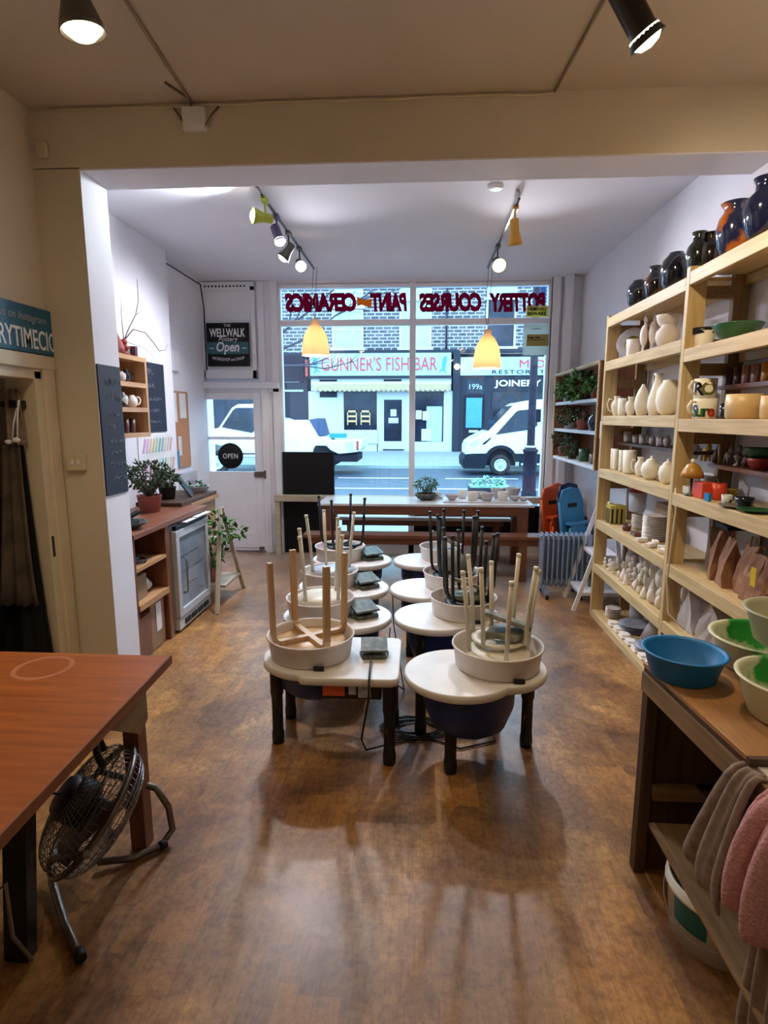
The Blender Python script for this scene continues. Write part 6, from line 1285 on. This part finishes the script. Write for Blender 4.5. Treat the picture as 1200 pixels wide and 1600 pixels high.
O('side_window', M().prism([(2.42,1.10),(3.02,1.80),(3.10,1.86),(3.66,1.92),(3.72,1.40),(3.6,1.28)][::-1], VY-.012, VY+.01, 'xz'), 'dark_glass', vn); O('windscreen', M().prism([(2.18,1.235),(2.92,2.02),(2.95,1.99),(2.25,1.225)][::1], VY+.1, VY+1.85, 'xz'), 'dark_glass', vn)
O('headlight', M().prism([(1.62,.80),(1.74,.90),(1.86,.92),(1.84,.80),(1.66,.74)][::-1], VY-.012, VY+.03, 'xz'), 'alloy', vn); O('side_grille', M().prism([(2.0,.78),(2.04,.84),(2.30,1.04),(2.24,.94),(2.10,.80)][::-1], VY-.012, VY+.03, 'xz'), 'van_dark', vn)
O('mirror', M().box(3.60,3.78,VY-.22,VY-.1,1.50,1.90).box(3.6,3.65,VY-.12,VY+.05,1.52,1.58), 'van_dark', vn, bevel=.03); O('door_line', M().box(3.86,3.87,VY-.004,VY+.01,.5,2.1).box(3.9,4.1,VY-.02,VY,1.16,1.19), 'van_dark', vn)
O('wheel_well', M().box(2.1, 3.1, VY+.15, VY+1.8, .1, .7), 'van_dark', vn); wheel_(vn, 2.60, VY+.12, .33, VZ+.0); wheel_(vn, 6.0, VY+.12, .33, VZ)
tk = T('recovery_truck', 'white recovery truck with a flat bed, parked outside at the left', 'truck', (-4.2, VY+1, VZ))
cab = [(-7.15,.35),(-7.15,.85),(-7.08,1.12),(-6.75,1.26),(-6.52,1.30),(-6.05,1.95),(-5.85,2.06),(-5.05,2.08),(-5.0,1.95),(-4.98,.35),(-6.15,.35),(-6.2,.55),(-6.35,.70),(-6.62,.76),(-6.88,.70),(-7.02,.55),(-7.05,.35)]
O('cab', M().prism(cab[::-1], VY-.2, VY+1.8, 'xz'), 'van_white', tk, bevel=.05)
O('cab_window', M().prism([(-6.40,1.33),(-6.0,1.88),(-5.9,1.95),(-5.32,1.95),(-5.30,1.25),(-5.40,1.15)][::-1], VY-.212, VY-.19, 'xz'), 'dark_glass', tk)
O('windscreen', M().prism([(-6.56,1.31),(-6.06,1.99),(-6.0,1.96),(-6.48,1.30)], VY-.1, VY+1.7, 'xz'), 'dark_glass', tk)
bed = [(-4.95,.30),(-4.95,1.66),(-4.6,1.62),(-4.45,1.56),(-3.55,1.56),(-3.25,1.04),(-2.95,1.02),(-2.85,.92),(-1.92,.96),(-1.84,.90),(-1.86,.66),(-1.95,.55),(-2.35,.50),(-2.60,.48),(-2.86,.60),(-3.0,.74),(-3.35,.74),(-3.42,.62),(-3.5,.30)]
O('bed_body', M().prism(bed[::-1], VY-.2, VY+1.8, 'xz'), 'van_white', tk, bevel=.03)
O('side_skirt', M().box(-4.98, -3.45, VY-.19, VY+1.7, -.02, .34), 'van_dark', tk); O('wheel_well', M().box(-3.5, -2.75, VY-.05, VY+1.6, .1, .72), 'van_dark', tk)
O('tail_bar', M().box(-2.75, -2.0, VY-.1, VY+1.6, .22, .46), 'van_dark', tk, bevel=.02); O('tail_plate', M().box(-2.36,-2.1,VY-.215,VY-.2,.58,.88), 'placard', tk)
O('cab_back_panel', M().prism([(-3.62,1.56),(-3.30,1.62),(-3.15,1.05),(-3.4,1.1)], VY-.1, VY+1.6, 'xz'), 'dark_blue_plastic', tk); O('blue_box', M().box(-2.95,-2.45,VY+.2,VY+.8,.98,1.12), 'tub_blue', tk)
O('rear_light', M().box(-2.02,-1.95,VY-.21,VY-.2,.6,.9), 'red_glaze', tk); O('door_handle', M().box(-4.75,-4.58,VY-.215,VY-.2,1.22,1.30).box(-7.0,-5.0,VY-.21,VY-.2,.46,.50), 'van_dark', tk)
wheel_(tk, -6.62, VY-.05, .38, VZ); wheel_(tk, -3.12, VY-.07, .38, VZ)
# lamp post and near bits
lp = T('lamp_post', 'dark iron lamp post on the near pavement', 'lamp post', (2.47, 13, GZ-.1)); PX = 2.46
O('post', M().lathe([(0,-.1),(.17,-.1),(.17,.1),(.15,.14),(.15,.98),(.17,1.0),(.17,1.04),(.10,1.08),(.085,1.2),(.08,5.5),(0,5.5)], (PX, 13, -.1), 20), 'post_iron', lp)
O('collar', M().lathe([(.10,0),(.14,0),(.14,.05),(.10,.05)], (PX,13,.98), 20), 'alloy', lp)
O('street_planter', M().box(1.02, 1.72, 11.2, 11.6, GZ, .18).box(.98, 1.76, 11.15, 11.65, .18, .30), 'post_iron', label='dark planter box on the near pavement outside the window', cat='planter', bevel=.01)
O('planter_leaves', foliage((1.37, 11.4, .36), (.36,.22,.08), 160, .09, 91, aspect=.8).box(1.0,1.74,11.2,11.6,.30,.33), 'leaf_blue', label='pale leaves filling the planter outside', cat='plant')
# bare street tree at the left
tr = T('street_tree', 'bare street tree branches crossing the top left of the window', 'tree', (-3.4, 12, GZ))
O('trunk', M().tube([(-3.14,12,GZ),(-3.16,12,2.2),(-3.18,12,3.2)], [.11,.10,.09], 10), 'twig_dark', tr)
bm2 = M(); RB = random.Random(5)
def br(p, d, L, r, lev):
    pts = [p]; 
    for i in range(4): d = (d+Vector((RB.uniform(-.25,.25), RB.uniform(-.1,.1), RB.uniform(-.12,.2)))).normalized(); pts.append(pts[-1]+d*L/4)
    bm2.tube(pts, [r*(1-.17*i) for i in range(5)], 5)
    if lev:
        for k in range(3): i = RB.randint(1, 4); br(pts[i], (d+Vector((RB.uniform(-.7,.7), RB.uniform(-.2,.2), RB.uniform(-.4,.7)))).normalized(), L*.6, r*.5, lev-1)
for s_, d_, L_ in (((-3.18,12,2.9),(1,.0,.25),2.2),((-3.18,12,3.1),(.9,0,.6),2.4),((-3.18,12,3.2),(.5,0,1),1.8),((-3.16,12,2.7),(1,0,.05),1.2)): br(Vector(s_), Vector(d_).normalized(), L_, .032, 2)
O('branches', bm2, 'twig_dark', tr)
